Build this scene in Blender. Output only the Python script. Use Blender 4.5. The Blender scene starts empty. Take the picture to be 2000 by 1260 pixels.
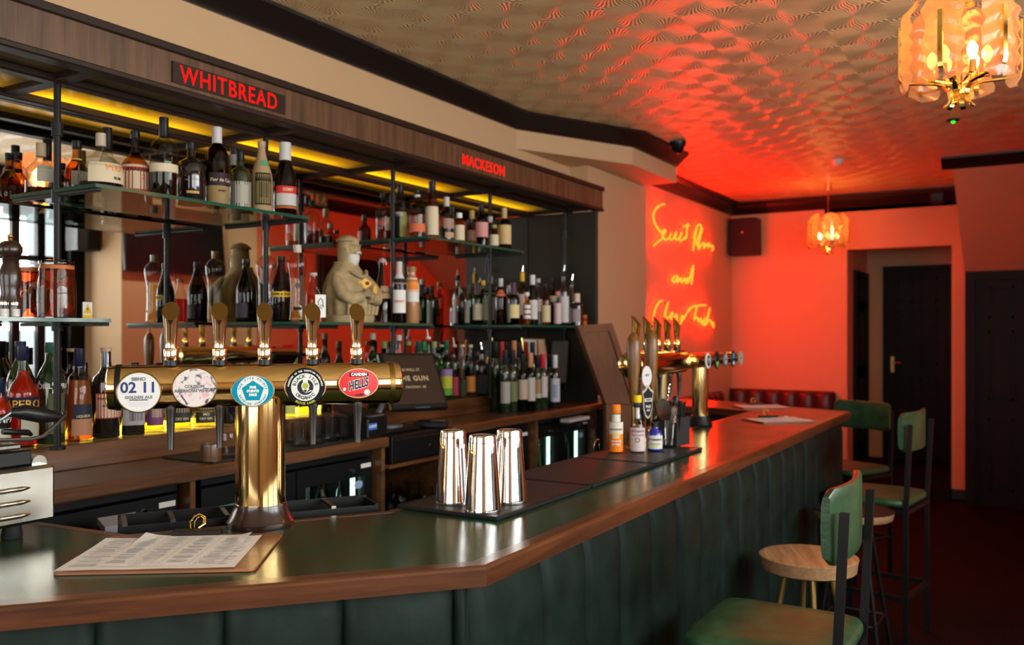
import bpy, math, random
from mathutils import Vector, Matrix, Euler
random.seed(7)
sc = bpy.context.scene
COL = sc.collection
PI = math.pi
# ------------------------------------------------------------------ camera
F = 1732.0; TH = math.radians(30.8); CT = math.cos(TH); ST = math.sin(TH); H = 1.58
cd = bpy.data.cameras.new('camera'); cam = bpy.data.objects.new('camera', cd); COL.objects.link(cam)
cam.location = (0, 0, H)
cam.rotation_euler = (math.radians(90), 0, TH - math.radians(90))
cd.sensor_width = 36; cd.lens = 36 * F / 2000.0; cd.shift_y = 0.01
cd.clip_start = 0.05; cd.clip_end = 80
cd.dof.use_dof = True; cd.dof.focus_distance = 2.15; cd.dof.aperture_fstop = 3.6
sc.camera = cam
# ------------------------------------------------------------------ world, colour, sampling
w = bpy.data.worlds.new('daylight'); sc.world = w; w.use_nodes = True
w.node_tree.nodes['Background'].inputs[0].default_value = (0.86, 0.93, 1.0, 1)
w.node_tree.nodes['Background'].inputs[1].default_value = 1.7
sc.view_settings.view_transform = 'Standard'; sc.view_settings.look = 'None'
sc.view_settings.gamma = 1; sc.view_settings.use_curve_mapping = False
sc.view_settings.exposure = 0.0
cy = sc.cycles
cy.use_denoising = True; cy.transparent_max_bounces = 32; cy.max_bounces = 10
cy.glossy_bounces = 5; cy.diffuse_bounces = 4; cy.transmission_bounces = 8
cy.sample_clamp_indirect = 6.0; cy.caustics_reflective = False; cy.caustics_refractive = False
cy.use_light_tree = True

def area(name, loc, target, size, size_y, power, color):
    l = bpy.data.lights.new(name, 'AREA'); l.shape = 'RECTANGLE'; l.size = size; l.size_y = size_y
    l.energy = power; l.color = color
    o = bpy.data.objects.new(name, l); COL.objects.link(o); o.location = loc
    o.rotation_euler = (Vector(target) - Vector(loc)).to_track_quat('-Z', 'Y').to_euler()
    return o
def point(name, loc, power, color, r=0.03):
    l = bpy.data.lights.new(name, 'POINT'); l.energy = power; l.color = color; l.shadow_soft_size = r
    o = bpy.data.objects.new(name, l); COL.objects.link(o); o.location = loc
    return o
# daylight through the windows (they stand in the window openings, outside the panes)
area('window_daylight', (-2.75, 0.5, 1.78), (2, 0.5, 1.6), 3.5, 1.8, 95, (1.0, .97, .92))
area('window_daylight', (.9, -2.0, 1.98), (.9, 1, 1.88), 3.1, 1.6, 165, (1.0, .96, .90))
area('window_daylight', (3.45, -2.0, 2.15), (3.6, 1, 2.5), 2.4, 1.1, 165, (1.0, .97, .93))
def spot(name, loc, target, power, color, ang, blend=.6, r=.04):
    l = bpy.data.lights.new(name, 'SPOT'); l.energy = power; l.color = color; l.spot_size = math.radians(ang); l.spot_blend = blend; l.shadow_soft_size = r
    o = bpy.data.objects.new(name, l); COL.objects.link(o); o.location = loc
    o.rotation_euler = (Vector(target) - Vector(loc)).to_track_quat('-Z', 'Y').to_euler()
spot('added_wall_fill', (5.2, -.18, 2.86), (5.4, -1.1, 2.1), 35, (1, .88, .70), 110)  # added fill with no known source, brightens the wall reflected in the mirror

# ------------------------------------------------------------------ maths helpers
def ray(u):
    r = (u - 1000) / F
    return CT + r * ST, ST - r * CT
def at(u, v, X=None, Y=None, Z=None, d=None):
    dx, dy = ray(u)
    if Z is not None: d = (H - Z) * F / (v - 650)
    elif X is not None: d = X / dx
    elif Y is not None: d = Y / dy
    return Vector((d * dx, d * dy, H + (650 - v) / F * d))
def depth(x, y): return x * CT + y * ST
# ------------------------------------------------------------------ mesh helpers
class MB:
    def __init__(s): s.v = []; s.f = []; s.m = []
    def add(s, vs, fs, mi=0, M=None):
        b = len(s.v)
        s.v += [tuple(M @ Vector(p)) if M is not None else tuple(p) for p in vs]
        s.f += [tuple(b + i for i in f) for f in fs]; s.m += [mi] * len(fs)
        return s
    def box(s, a, b, mi=0, M=None):
        x0, y0, z0 = a; x1, y1, z1 = b
        return s.add([(x0,y0,z0),(x1,y0,z0),(x1,y1,z0),(x0,y1,z0),(x0,y0,z1),(x1,y0,z1),(x1,y1,z1),(x0,y1,z1)],
              [(0,3,2,1),(4,5,6,7),(0,1,5,4),(1,2,6,5),(2,3,7,6),(3,0,4,7)], mi, M)
    def bbox(s, a, b, r=0.004, mi=0, M=None):       # box with chamfered edges
        x0, y0, z0 = a; x1, y1, z1 = b
        r = min(r, (x1-x0)/2.01, (y1-y0)/2.01, (z1-z0)/2.01)
        def ring(z, i): return [(x0+i,y0+r,z),(x0+r,y0+i,z),(x1-r,y0+i,z),(x1-i,y0+r,z),(x1-i,y1-r,z),(x1-r,y1-i,z),(x0+r,y1-i,z),(x0+i,y1-r,z)]
        def ring2(z): return [(x0+r,y0+r,z),(x0+r,y0+r,z),(x1-r,y0+r,z),(x1-r,y0+r,z),(x1-r,y1-r,z),(x1-r,y1-r,z),(x0+r,y1-r,z),(x0+r,y1-r,z)]
        vs = ring(z0+r, 0) + ring(z1-r, 0)
        top = [(x0+r,y0+r,z1),(x1-r,y0+r,z1),(x1-r,y1-r,z1),(x0+r,y1-r,z1)]
        bot = [(x0+r,y0+r,z0),(x1-r,y0+r,z0),(x1-r,y1-r,z0),(x0+r,y1-r,z0)]
        vs += top + bot
        fs = [(i, (i+1) % 8, 8+(i+1) % 8, 8+i) for i in range(8)]
        fs += [(16,17,18,19), (23,22,21,20)]
        fs += [(9,10,17,16),(11,12,18,17),(13,14,19,18),(15,8,16,19),(8,9,16),(10,11,17),(12,13,18),(14,15,19)]
        fs += [(1,20,21,2),(3,21,22,4),(5,22,23,6),(7,23,20,0),(0,20,1),(2,21,3),(4,22,5),(6,23,7)]
        return s.add(vs, fs, mi, M)
    def lathe(s, prof, n=24, mi=0, M=None, sq=0.0, cap=True, ex=1.0, ey=1.0, a0=0.0):
        vs = []
        for z, r in prof:
            for i in range(n):
                a = 2*PI*i/n + a0; c, q = math.cos(a), math.sin(a)
                k = 1.0
                if sq: 
                    p = 2 + 6*sq
                    k = (abs(c)**p + abs(q)**p) ** (-1/p)
                    k = 1 + (k-1)*1.0
                vs.append((r*k*c*ex, r*k*q*ey, z))
        fs = [(j*n+i, j*n+(i+1) % n, (j+1)*n+(i+1) % n, (j+1)*n+i) for j in range(len(prof)-1) for i in range(n)]
        if cap: fs += [tuple(range(n-1, -1, -1)), tuple((len(prof)-1)*n+i for i in range(n))]
        return s.add(vs, fs, mi, M)
    def cyl(s, a, b, r0, r1=None, n=16, mi=0):
        a = Vector(a); b = Vector(b); d = b-a; r1 = r0 if r1 is None else r1
        M = Matrix.Translation(a) @ d.to_track_quat('Z', 'Y').to_matrix().to_4x4()
        return s.lathe([(0, r0), (d.length, r1)], n, mi, M)
    def tube(s, pts, r, n=8, mi=0, closed=False):
        pts = [Vector(p) for p in pts]; N = len(pts); vs = []
        rs = r if isinstance(r, (list, tuple)) else [r]*N
        up = None
        for i, p in enumerate(pts):
            t = (pts[(i+1) % N] - pts[i-1]) if closed else (pts[min(i+1, N-1)] - pts[max(i-1, 0)])
            t = t.normalized() if t.length > 1e-9 else Vector((0,0,1))
            if up is None: up = t.orthogonal().normalized()
            else:
                up = (up - t*up.dot(t)); up = up.normalized() if up.length > 1e-6 else t.orthogonal().normalized()
            q = t.cross(up)
            for k in range(n):
                a = 2*PI*k/n; vs.append(tuple(p + (up*math.cos(a) + q*math.sin(a))*rs[i]))
        fs = []
        for j in range(N if closed else N-1):
            for k in range(n):
                j2 = (j+1) % N
                fs.append((j*n+k, j*n+(k+1) % n, j2*n+(k+1) % n, j2*n+k))
        if not closed: fs += [tuple(range(n-1, -1, -1)), tuple((N-1)*n+k for k in range(n))]
        return s.add(vs, fs, mi)
    def prism(s, poly, z0, z1, mi=0, M=None, mtop=None):
        n = len(poly)
        ar = sum(poly[i][0]*poly[(i+1) % n][1]-poly[(i+1) % n][0]*poly[i][1] for i in range(n))
        if ar < 0: poly = poly[::-1]
        vs = [(x, y, z0) for x, y in poly] + [(x, y, z1) for x, y in poly]
        s.add(vs, [tuple(range(n-1, -1, -1))] + [(i, (i+1) % n, n+(i+1) % n, n+i) for i in range(n)], mi, M)
        return s.add([(x, y, z1) for x, y in poly], [tuple(range(n))], mi if mtop is None else mtop, M)
    def hexa(s, q, t, mi=0):                         # quad q (4 points) thickened by vector t
        q = [Vector(p) for p in q]; t = Vector(t)
        return s.add([tuple(p) for p in q] + [tuple(p+t) for p in q],
                     [(3,2,1,0),(4,5,6,7),(0,1,5,4),(1,2,6,5),(2,3,7,6),(3,0,4,7)], mi)
    def build(s, name, mat, parent=None, smooth=35, loc=None, rot=None):
        me = bpy.data.meshes.new(name); me.from_pydata(s.v, [], s.f)
        for m in (mat if isinstance(mat, (list, tuple)) else [mat]): me.materials.append(m)
        if max(s.m or [0]) > 0: me.polygons.foreach_set('material_index', s.m)
        me.validate()
        if smooth:
            me.polygons.foreach_set('use_smooth', [True]*len(me.polygons))
            me.set_sharp_from_angle(angle=math.radians(smooth))
        me.update()
        return link(name, me, parent, loc, rot)
def link(name, me, parent=None, loc=None, rot=None):
    o = bpy.data.objects.new(name, me); COL.objects.link(o)
    if parent is not None: o.parent = parent
    if loc is not None: o.location = loc
    if rot is not None: o.rotation_euler = rot
    return o
def tag(o, label=None, cat=None, group=None, kind=None):
    if label: o['label'] = label
    if cat: o['category'] = cat
    if group: o['group'] = group
    if kind: o['kind'] = kind
    return o
def thing(name, label, cat, loc=(0,0,0), rz=0, group=None):
    o = bpy.data.objects.new(name, None); COL.objects.link(o); o.location = loc; o.rotation_euler = (0, 0, rz)
    return tag(o, label, cat, group)
def struct(o): o['kind'] = 'structure'; return o
def copy_tree(o, parent=None):
    c = o.copy(); COL.objects.link(c)
    if parent is not None: c.parent = parent
    for ch in list(o.children): copy_tree(ch, c)
    return c
_txt = {}
def textmesh(s, size=1.0, bold=0.0, ext=0.0, sp=1.0, ax='CENTER'):
    k = (s, size, bold, ext, sp, ax)
    if k not in _txt:
        cu = bpy.data.curves.new('lettering', 'FONT'); cu.body = s; cu.size = size; cu.align_x = ax; cu.align_y = 'CENTER'
        cu.offset = bold; cu.extrude = ext; cu.space_character = sp; cu.resolution_u = 3
        ob = bpy.data.objects.new('lettering', cu); COL.objects.link(ob)
        dg = bpy.context.evaluated_depsgraph_get(); dg.update()
        me = bpy.data.meshes.new_from_object(ob.evaluated_get(dg))
        bpy.data.objects.remove(ob); bpy.data.curves.remove(cu)
        _txt[k] = me
    return _txt[k].copy()
def text(name, s, mat, parent, M, size=0.05, bold=0.0, ext=0.0005, sp=1.0, bend=None, ax='CENTER', sx=1.0, shear=0.0):
    """flat lettering, x right / y up / z out of the surface; M places it; bend = radius of the cylinder it is wrapped on"""
    me = textmesh(s, size, bold, ext, sp, ax)
    for v in me.vertices:
        x, y, z = v.co; x *= sx; y += shear*x
        if bend: a = x/bend; p = Vector((bend*math.sin(a), y, (bend+z)*math.cos(a)-bend))
        else: p = Vector((x, y, z))
        v.co = M @ p
    me.materials.clear(); me.materials.append(mat); me.update()
    return link(name, me, parent)
def frame_m(o, right, up=(0,0,1)):
    r = Vector(right).normalized(); u = Vector(up).normalized(); n = r.cross(u).normalized(); u = n.cross(r)
    M = Matrix(((r.x,u.x,n.x,0),(r.y,u.y,n.y,0),(r.z,u.z,n.z,0),(0,0,0,1))); M.translation = Vector(o)
    return M
# ------------------------------------------------------------------ materials
MAT = {}
def nodes(name):
    m = bpy.data.materials.new(name); m.use_nodes = True; nt = m.node_tree
    b = nt.nodes['Principled BSDF']; MAT[name] = m
    return m, nt, b
def pm(name, col, rough=0.5, metal=0.0, coat=0.0, spec=0.5, trans=0.0, bump=0, bscale=60, var=0.0, vscale=8, stretch=(1,1,1), coatr=0.08):
    m, nt, b = nodes(name); N = nt.nodes; L = nt.links
    b.inputs['Base Color'].default_value = (*col, 1); b.inputs['Roughness'].default_value = rough
    b.inputs['Metallic'].default_value = metal; b.inputs['Coat Weight'].default_value = coat
    b.inputs['Coat Roughness'].default_value = coatr
    b.inputs['Specular IOR Level'].default_value = spec; b.inputs['Transmission Weight'].default_value = trans
    if bump or var:
        tc = N.new('ShaderNodeTexCoord'); mp = N.new('ShaderNodeMapping'); mp.inputs['Scale'].default_value = stretch
        L.new(tc.outputs['Object'], mp.inputs['Vector'])
    if var:
        nz = N.new('ShaderNodeTexNoise'); nz.inputs['Scale'].default_value = vscale; nz.inputs['Detail'].default_value = 4
        L.new(mp.outputs[0], nz.inputs['Vector'])
        mr = N.new('ShaderNodeMapRange'); mr.inputs[1].default_value = .3; mr.inputs[2].default_value = .7
        mr.inputs[3].default_value = 1-var; mr.inputs[4].default_value = 1+var; L.new(nz.outputs[0], mr.inputs[0])
        mx = N.new('ShaderNodeVectorMath'); mx.operation = 'SCALE'; mx.inputs[0].default_value = col
        L.new(mr.outputs[0], mx.inputs['Scale']); L.new(mx.outputs[0], b.inputs['Base Color'])
    if bump:
        nb = N.new('ShaderNodeTexNoise'); nb.inputs['Scale'].default_value = bscale; nb.inputs['Detail'].default_value = 3
        L.new(mp.outputs[0], nb.inputs['Vector'])
        bp = N.new('ShaderNodeBump'); bp.inputs['Strength'].default_value = bump; bp.inputs['Distance'].default_value = .002
        L.new(nb.outputs[0], bp.inputs['Height']); L.new(bp.outputs[0], b.inputs['Normal'])
    return m
def wood(name, c1, c2, rough=0.35, coat=0.2, scale=6, axis='X', bump=.15, dist=2.0):
    m, nt, b = nodes(name); N = nt.nodes; L = nt.links
    tc = N.new('ShaderNodeTexCoord'); mp = N.new('ShaderNodeMapping')
    st = {'X': (.12, 1.6, 1.6), 'Y': (1.6, .12, 1.6), 'Z': (1.6, 1.6, .1)}[axis]
    mp.inputs['Scale'].default_value = st; L.new(tc.outputs['Object'], mp.inputs['Vector'])
    n1 = N.new('ShaderNodeTexNoise'); n1.inputs['Scale'].default_value = scale*4; n1.inputs['Detail'].default_value = 6; n1.inputs['Distortion'].default_value = dist*.3
    L.new(mp.outputs[0], n1.inputs['Vector'])
    n2 = N.new('ShaderNodeTexNoise'); n2.inputs['Scale'].default_value = scale*25; n2.inputs['Detail'].default_value = 2; L.new(mp.outputs[0], n2.inputs['Vector'])
    ad = N.new('ShaderNodeMath'); ad.operation = 'MULTIPLY_ADD'; ad.inputs[1].default_value = .35; L.new(n2.outputs[0], ad.inputs[0]); L.new(n1.outputs[0], ad.inputs[2])
    cr = N.new('ShaderNodeValToRGB'); cr.color_ramp.elements[0].position = .48; cr.color_ramp.elements[1].position = .85
    cr.color_ramp.elements[0].color = (*c1, 1); cr.color_ramp.elements[1].color = (*c2, 1)
    L.new(ad.outputs[0], cr.inputs[0]); L.new(cr.outputs[0], b.inputs['Base Color'])
    b.inputs['Roughness'].default_value = rough; b.inputs['Coat Weight'].default_value = coat; b.inputs['Coat Roughness'].default_value = .15
    bp = N.new('ShaderNodeBump'); bp.inputs['Strength'].default_value = bump; bp.inputs['Distance'].default_value = .001
    L.new(n2.outputs[0], bp.inputs['Height']); L.new(bp.outputs[0], b.inputs['Normal'])
    return m
def emis(name, col, s):
    m = bpy.data.materials.new(name); m.use_nodes = True; nt = m.node_tree; nt.nodes.clear()
    e = nt.nodes.new('ShaderNodeEmission'); e.inputs[0].default_value = (*col, 1); e.inputs[1].default_value = s
    o = nt.nodes.new('ShaderNodeOutputMaterial'); nt.links.new(e.outputs[0], o.inputs[0]); MAT[name] = m
    return m
def glass(name, tint, edge=None, body=0.0, ior=1.45, rough=0.02, bodycol=None):
    """thin coloured glass or a body of liquid: absorption + surface reflection (+ a little scattering in the liquid)"""
    m = bpy.data.materials.new(name); m.use_nodes = True; nt = m.node_tree; nt.nodes.clear(); N = nt.nodes; L = nt.links
    edge = edge or tuple(c**2.2*0.7 for c in tint)
    lw = N.new('ShaderNodeLayerWeight'); lw.inputs[0].default_value = .14
    mx = N.new('ShaderNodeMixRGB'); mx.inputs[1].default_value = (*tint, 1); mx.inputs[2].default_value = (*edge, 1); L.new(lw.outputs['Facing'], mx.inputs[0])
    tr = N.new('ShaderNodeBsdfTransparent'); L.new(mx.outputs[0], tr.inputs[0])
    gl = N.new('ShaderNodeBsdfGlossy'); gl.inputs['Roughness'].default_value = rough
    fr = N.new('ShaderNodeFresnel'); fr.inputs[0].default_value = ior
    base = tr
    if body:
        df = N.new('ShaderNodeBsdfTranslucent'); df.inputs[0].default_value = (*(bodycol or tint), 1)
        d2 = N.new('ShaderNodeBsdfDiffuse'); d2.inputs[0].default_value = (*(bodycol or tint), 1)
        ma = N.new('ShaderNodeMixShader'); ma.inputs[0].default_value = .5; L.new(df.outputs[0], ma.inputs[1]); L.new(d2.outputs[0], ma.inputs[2])
        mb = N.new('ShaderNodeMixShader'); mb.inputs[0].default_value = body; L.new(tr.outputs[0], mb.inputs[1]); L.new(ma.outputs[0], mb.inputs[2]); base = mb
    ge = N.new('ShaderNodeNewGeometry'); inv = N.new('ShaderNodeMath'); inv.operation = 'SUBTRACT'; inv.inputs[0].default_value = 1.0; L.new(ge.outputs['Backfacing'], inv.inputs[1])
    fm = N.new('ShaderNodeMath'); fm.operation = 'MULTIPLY'; L.new(fr.outputs[0], fm.inputs[0]); L.new(inv.outputs[0], fm.inputs[1])
    ms = N.new('ShaderNodeMixShader'); L.new(fm.outputs[0], ms.inputs[0]); L.new(base.outputs[0], ms.inputs[1]); L.new(gl.outputs[0], ms.inputs[2])
    o = N.new('ShaderNodeOutputMaterial'); L.new(ms.outputs[0], o.inputs[0]); MAT[name] = m
    return m
wall = pm('wall_paint', (.60, .39, .215), .75, bump=.08, bscale=120)
wallr = wall
cornice_m = pm('cornice_varnish', (.012, .007, .006), .38, coat=.1)
canopy_w = wood('canopy_walnut', (.05, .024, .012), (.13, .062, .03), .4, .1, 5, 'Z')
canopy_d = pm('dark_trim', (.020, .010, .006), .42, spec=.3)
nos_w = wood('varnished_edge_wood', (.055, .016, .006), (.125, .040, .013), .32, .2, 4, 'X')
back_w = wood('back_counter_wood', (.075, .028, .010), (.17, .07, .026), .32, .3, 4, 'X')
oak = wood('oak_seat_wood', (.26, .125, .055), (.46, .26, .13), .4, .15, 7, 'X')
oak_e = wood('oak_edge_wood', (.30, .16, .07), (.46, .27, .14), .4, .1, 9, 'X')
black = pm('black_plastic', (.006, .006, .007), .35, spec=.35)
blackm = pm('black_metal', (.006, .006, .007), .42, spec=.25)
rubber = pm('rubber', (.012, .012, .013), .6, spec=.25)
brass = pm('polished_brass', (.80, .56, .24), .10, 1.0)
brass_p = pm('pale_brass', (.95, .74, .50), .12, 1.0)
brass_c = pm('brushed_brass_cap', (.30, .18, .05), .35, 1.0)
gold = pm('gold_metal', (.95, .66, .18), .12, 1.0)
goldleg = pm('gold_leg_paint', (.50, .30, .09), .35, .8)
steel = pm('polished_steel', (.86, .84, .82), .07, 1.0)
steelb = pm('brushed_steel', (.42, .40, .35), .22, 1.0)
darksteel = pm('dark_steel', (.16, .16, .17), .3, 1.0)
leather = pm('green_chair_leather', (.020, .066, .026), .38, bump=.5, bscale=55, var=.35, vscale=14, coat=.15, coatr=.25)
uphol = pm('bar_front_leather', (.0070, .0150, .0122), .48, bump=.35, bscale=40, var=.4, vscale=9, spec=.16)
redleather = pm('dark_red_leather', (.05, .008, .008), .35)
floor_m = pm('floor_boards', (.004, .0022, .0022), .65, spec=.12, bump=.2, bscale=20, var=.4, vscale=5)
doorm = pm('door_black_paint', (.005, .0045, .005), .5, spec=.15)
mirror_m = pm('mirror_silver', (.80, .80, .78), .0, 1.0)
soffit_m = pm('tinted_soffit_glass', (.58, .46, .20), .10, .65)
screen_m = pm('dark_screen', (.006, .007, .009), .18, spec=.15)
white = pm('white_plastic', (.75, .75, .72), .4)
paper = pm('paper', (.88, .84, .82), .7)
cork = pm('cork', (.42, .30, .17), .8, var=.2, vscale=80)
stone = pm('sandstone', (.36, .27, .14), .85, bump=.9, bscale=45, var=.3, vscale=18)
beard_m = pm('pale_beard_paint', (.62, .60, .58), .8, bump=.8, bscale=80)
heart_m = pm('ochre_paint', (.75, .42, .05), .6)
dkred = pm('dark_red_paint', (.15, .01, .01), .6)
greybezel = pm('grey_plastic', (.10, .10, .11), .4)
clipwood = wood('clipboard_wood', (.20, .065, .022), (.33, .13, .05), .4, .2, 4, 'X')
flapwood = wood('flap_wood', (.11, .034, .010), (.17, .060, .018), .6, 0, 3, 'Z')
pumpwood = wood('pump_handle_wood', (.10, .038, .006), (.27, .12, .02), .35, .1, 5, 'Z')
g_clear = glass('clear_glass', (.93, .94, .93), (.30, .32, .31))
g_tumbler = glass('tumbler_glass', (.94, .95, .95), (.35, .37, .37))
g_green = glass('green_glass', (.16, .42, .10), (.01, .05, .01))
g_lime = glass('lime_glass', (.35, .70, .12), (.03, .14, .01))
g_brown = glass('brown_glass', (.30, .12, .03), (.03, .01, .002))
g_amber = glass('amber_glass', (.80, .45, .10), (.18, .06, .01))
g_smoke = glass('smoky_glass', (.25, .22, .24), (.02, .02, .03))
g_shelf = glass('shelf_glass', (.86, .92, .88), (.5, .62, .55))
g_pane = glass('fridge_glass', (.9, .92, .92), (.6, .65, .65))
edge_g = pm('shelf_edge_green', (.010, .075, .045), .15, coat=.5)
dark_g = pm('dark_bottle_glass', (.010, .008, .008), .07, coat=.6)
dgreen_g = pm('dark_green_bottle_glass', (.010, .028, .010), .07, coat=.6)
olive_g = pm('olive_bottle_glass', (.022, .028, .010), .16, coat=.3)
navy_g = pm('navy_bottle_glass', (.012, .010, .035), .07, coat=.6)
cobalt_g = pm('cobalt_glass', (.010, .020, .30), .08, coat=.5)
l_amber = glass('whisky', (.72, .30, .05), (.30, .07, .005), .12, 1.36, bodycol=(.6,.2,.02))
l_cognac = glass('cognac', (.42, .07, .012), (.10, .010, .002), .12, 1.36, bodycol=(.35,.05,.01))
l_dark = glass('dark_rum', (.10, .02, .008), (.02, .003, .001), .1, 1.36, bodycol=(.05,.01,.005))
l_red = glass('red_aperitif', (.98, .10, .02), (.7, .03, .005), .6, 1.36, bodycol=(.85,.04,.01))
l_orange = glass('orange_liqueur', (.95, .42, .08), (.7, .16, .02), .3, 1.36, bodycol=(.9,.3,.04))
l_yellow = glass('yellow_spirit', (.92, .80, .25), (.6, .45, .05), .12, 1.36, bodycol=(.8,.6,.08))
l_clear = glass('clear_spirit', (.90, .92, .90), (.55, .55, .5), 0, 1.36)
l_pickle = glass('pickle_brine', (.62, .14, .03), (.25, .03, .005), .18, 1.36, bodycol=(.55,.09,.015))
l_wine = glass('red_wine', (.20, .01, .02), (.05, .002, .004), .15, 1.36, bodycol=(.12,.005,.01))
LIQ = dict(amber=l_amber, cognac=l_cognac, dark=l_dark, red=l_red, orange=l_orange, yellow=l_yellow, clear=l_clear, wine=l_wine)
GL = dict(clear=g_clear, green=g_green, lime=g_lime, brown=g_brown, amber=g_amber, smoke=g_smoke, dark=dark_g, dgreen=dgreen_g, olive=olive_g, navy=navy_g, cobalt=cobalt_g)
_lab = {}
def flat(col, rough=.55, metal=0):
    k = (tuple(round(c, 3) for c in col), rough, metal)
    if k not in _lab: _lab[k] = pm('print_%d' % len(_lab), col, rough, metal, spec=.2)
    return _lab[k]
CR = (.62, .52, .36); WH = (.74, .72, .70); TAN = (.46, .30, .17); BK = (.004, .004, .004); RD = (.55, .03, .03); GR = (.04, .25, .09)
BL = (.03, .08, .35); YE = (.80, .50, .04); GY = (.35, .33, .35); PK = (.62, .28, .28); OR = (.80, .25, .03); DB = (.012, .016, .05); BRN = (.12, .06, .04); SIL = (.55, .53, .52); OLV = (.25, .24, .08); PUR = (.18, .06, .16)
GOLDC = (.55, .36, .12)
txtblack = flat((.02, .02, .025)); txtblue = flat((.03, .05, .16)); txtwhite = flat((.8, .8, .78)); txtgold = flat((.85, .5, .05)); txtred = flat((.6, .03, .03)); txtgrey = flat((.18, .18, .2)); txtcream = flat((.62, .50, .30))
# ceiling paper: embossed radial pleats on a square lattice
def ceiling_mat():
    m, nt, b = nodes('embossed_ceiling_paper'); N = nt.nodes; L = nt.links
    tc = N.new('ShaderNodeTexCoord'); sp = N.new('ShaderNodeSeparateXYZ'); L.new(tc.outputs['Object'], sp.inputs[0])
    def M(op, a, b_=None, c=None):
        n = N.new('ShaderNodeMath'); n.operation = op
        for i, x in enumerate((a, b_, c)):
            if x is None: continue
            if isinstance(x, (int, float)): n.inputs[i].default_value = x
            else: L.new(x, n.inputs[i])
        return n.outputs[0]
    P = .262
    def cell(o, ph): return M('SUBTRACT', M('FRACT', M('DIVIDE', M('ADD', o, ph), P)), .5)
    cx = cell(sp.outputs[0], 20*P + P*.5 - 3.59 % P); cyy = cell(sp.outputs[1], 20*P + P*.5 - 2.02 % P)
    ang = M('ARCTAN2', cyy, cx)
    rad = M('SQRT', M('ADD', M('MULTIPLY', cx, cx), M('MULTIPLY', cyy, cyy)))
    wav = M('MULTIPLY', M('SINE', M('MULTIPLY', rad, 14.0)), 0.05)
    cosr = M('COSINE', M('MULTIPLY', M('ADD', ang, wav), 44.0))
    amp = M('MULTIPLY', M('MULTIPLY', cosr, .95), M('MINIMUM', M('MULTIPLY', rad, 9.0), 1.0))
    inv = M('DIVIDE', amp, M('MAXIMUM', rad, .001))
    nx = M('MULTIPLY', M('MULTIPLY', cyy, -1.0), inv); ny = M('MULTIPLY', cx, inv)
    cb_ = N.new('ShaderNodeCombineXYZ'); L.new(nx, cb_.inputs[0]); L.new(ny, cb_.inputs[1])
    ge = N.new('ShaderNodeNewGeometry'); ad = N.new('ShaderNodeVectorMath'); ad.operation = 'ADD'; L.new(ge.outputs['Normal'], ad.inputs[0]); L.new(cb_.outputs[0], ad.inputs[1])
    no = N.new('ShaderNodeVectorMath'); no.operation = 'NORMALIZE'; L.new(ad.outputs[0], no.inputs[0]); L.new(no.outputs[0], b.inputs['Normal'])
    b.inputs['Base Color'].default_value = (.76, .54, .28, 1); b.inputs['Roughness'].default_value = .33
    b.inputs['Specular IOR Level'].default_value = .85
    return m
ceil_m = ceiling_mat()
# bar top: green and brown mottled varnish
def bartop_mat():
    m, nt, b = nodes('green_bar_top'); N = nt.nodes; L = nt.links
    tc = N.new('ShaderNodeTexCoord')
    n1 = N.new('ShaderNodeTexNoise'); n1.inputs['Scale'].default_value = 7; n1.inputs['Detail'].default_value = 8; n1.inputs['Roughness'].default_value = .65
    L.new(tc.outputs['Object'], n1.inputs[0])
    cr = N.new('ShaderNodeValToRGB'); e = cr.color_ramp.elements
    e[0].position = .38; e[0].color = (.009, .056, .026, 1); e[1].position = .62; e[1].color = (.034, .036, .014, 1)
    L.new(n1.outputs[0], cr.inputs[0]); L.new(cr.outputs[0], b.inputs['Base Color'])
    n2 = N.new('ShaderNodeTexNoise'); n2.inputs['Scale'].default_value = 5; n2.inputs['Detail'].default_value = 3; L.new(tc.outputs['Object'], n2.inputs[0])
    mr = N.new('ShaderNodeMapRange'); mr.inputs[3].default_value = .10; mr.inputs[4].default_value = .30; L.new(n2.outputs[0], mr.inputs[0]); L.new(mr.outputs[0], b.inputs['Roughness'])
    bp = N.new('ShaderNodeBump'); bp.inputs['Strength'].default_value = .12; bp.inputs['Distance'].default_value = .002
    n3 = N.new('ShaderNodeTexNoise'); n3.inputs['Scale'].default_value = 18; L.new(tc.outputs['Object'], n3.inputs[0])
    L.new(n3.outputs[0], bp.inputs['Height']); L.new(bp.outputs[0], b.inputs['Normal'])
    b.inputs['Specular IOR Level'].default_value = .32
    return m
bartop = bartop_mat()
def matmesh_mat():
    m, nt, b = nodes('bar_mat_rubber'); N = nt.nodes; L = nt.links
    tc = N.new('ShaderNodeTexCoord'); vo = N.new('ShaderNodeTexChecker'); vo.inputs['Scale'].default_value = 130
    mp = N.new('ShaderNodeMapping'); mp.inputs['Rotation'].default_value = (0, 0, .78); L.new(tc.outputs['Object'], mp.inputs[0]); L.new(mp.outputs[0], vo.inputs[0])
    b.inputs['Base Color'].default_value = (.012, .012, .013, 1); b.inputs['Roughness'].default_value = .45
    bp = N.new('ShaderNodeBump'); bp.inputs['Strength'].default_value = .7; bp.inputs['Distance'].default_value = .003
    L.new(vo.outputs['Fac'], bp.inputs['Height']); L.new(bp.outputs[0], b.inputs['Normal'])
    return m
matm = matmesh_mat()
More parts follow.
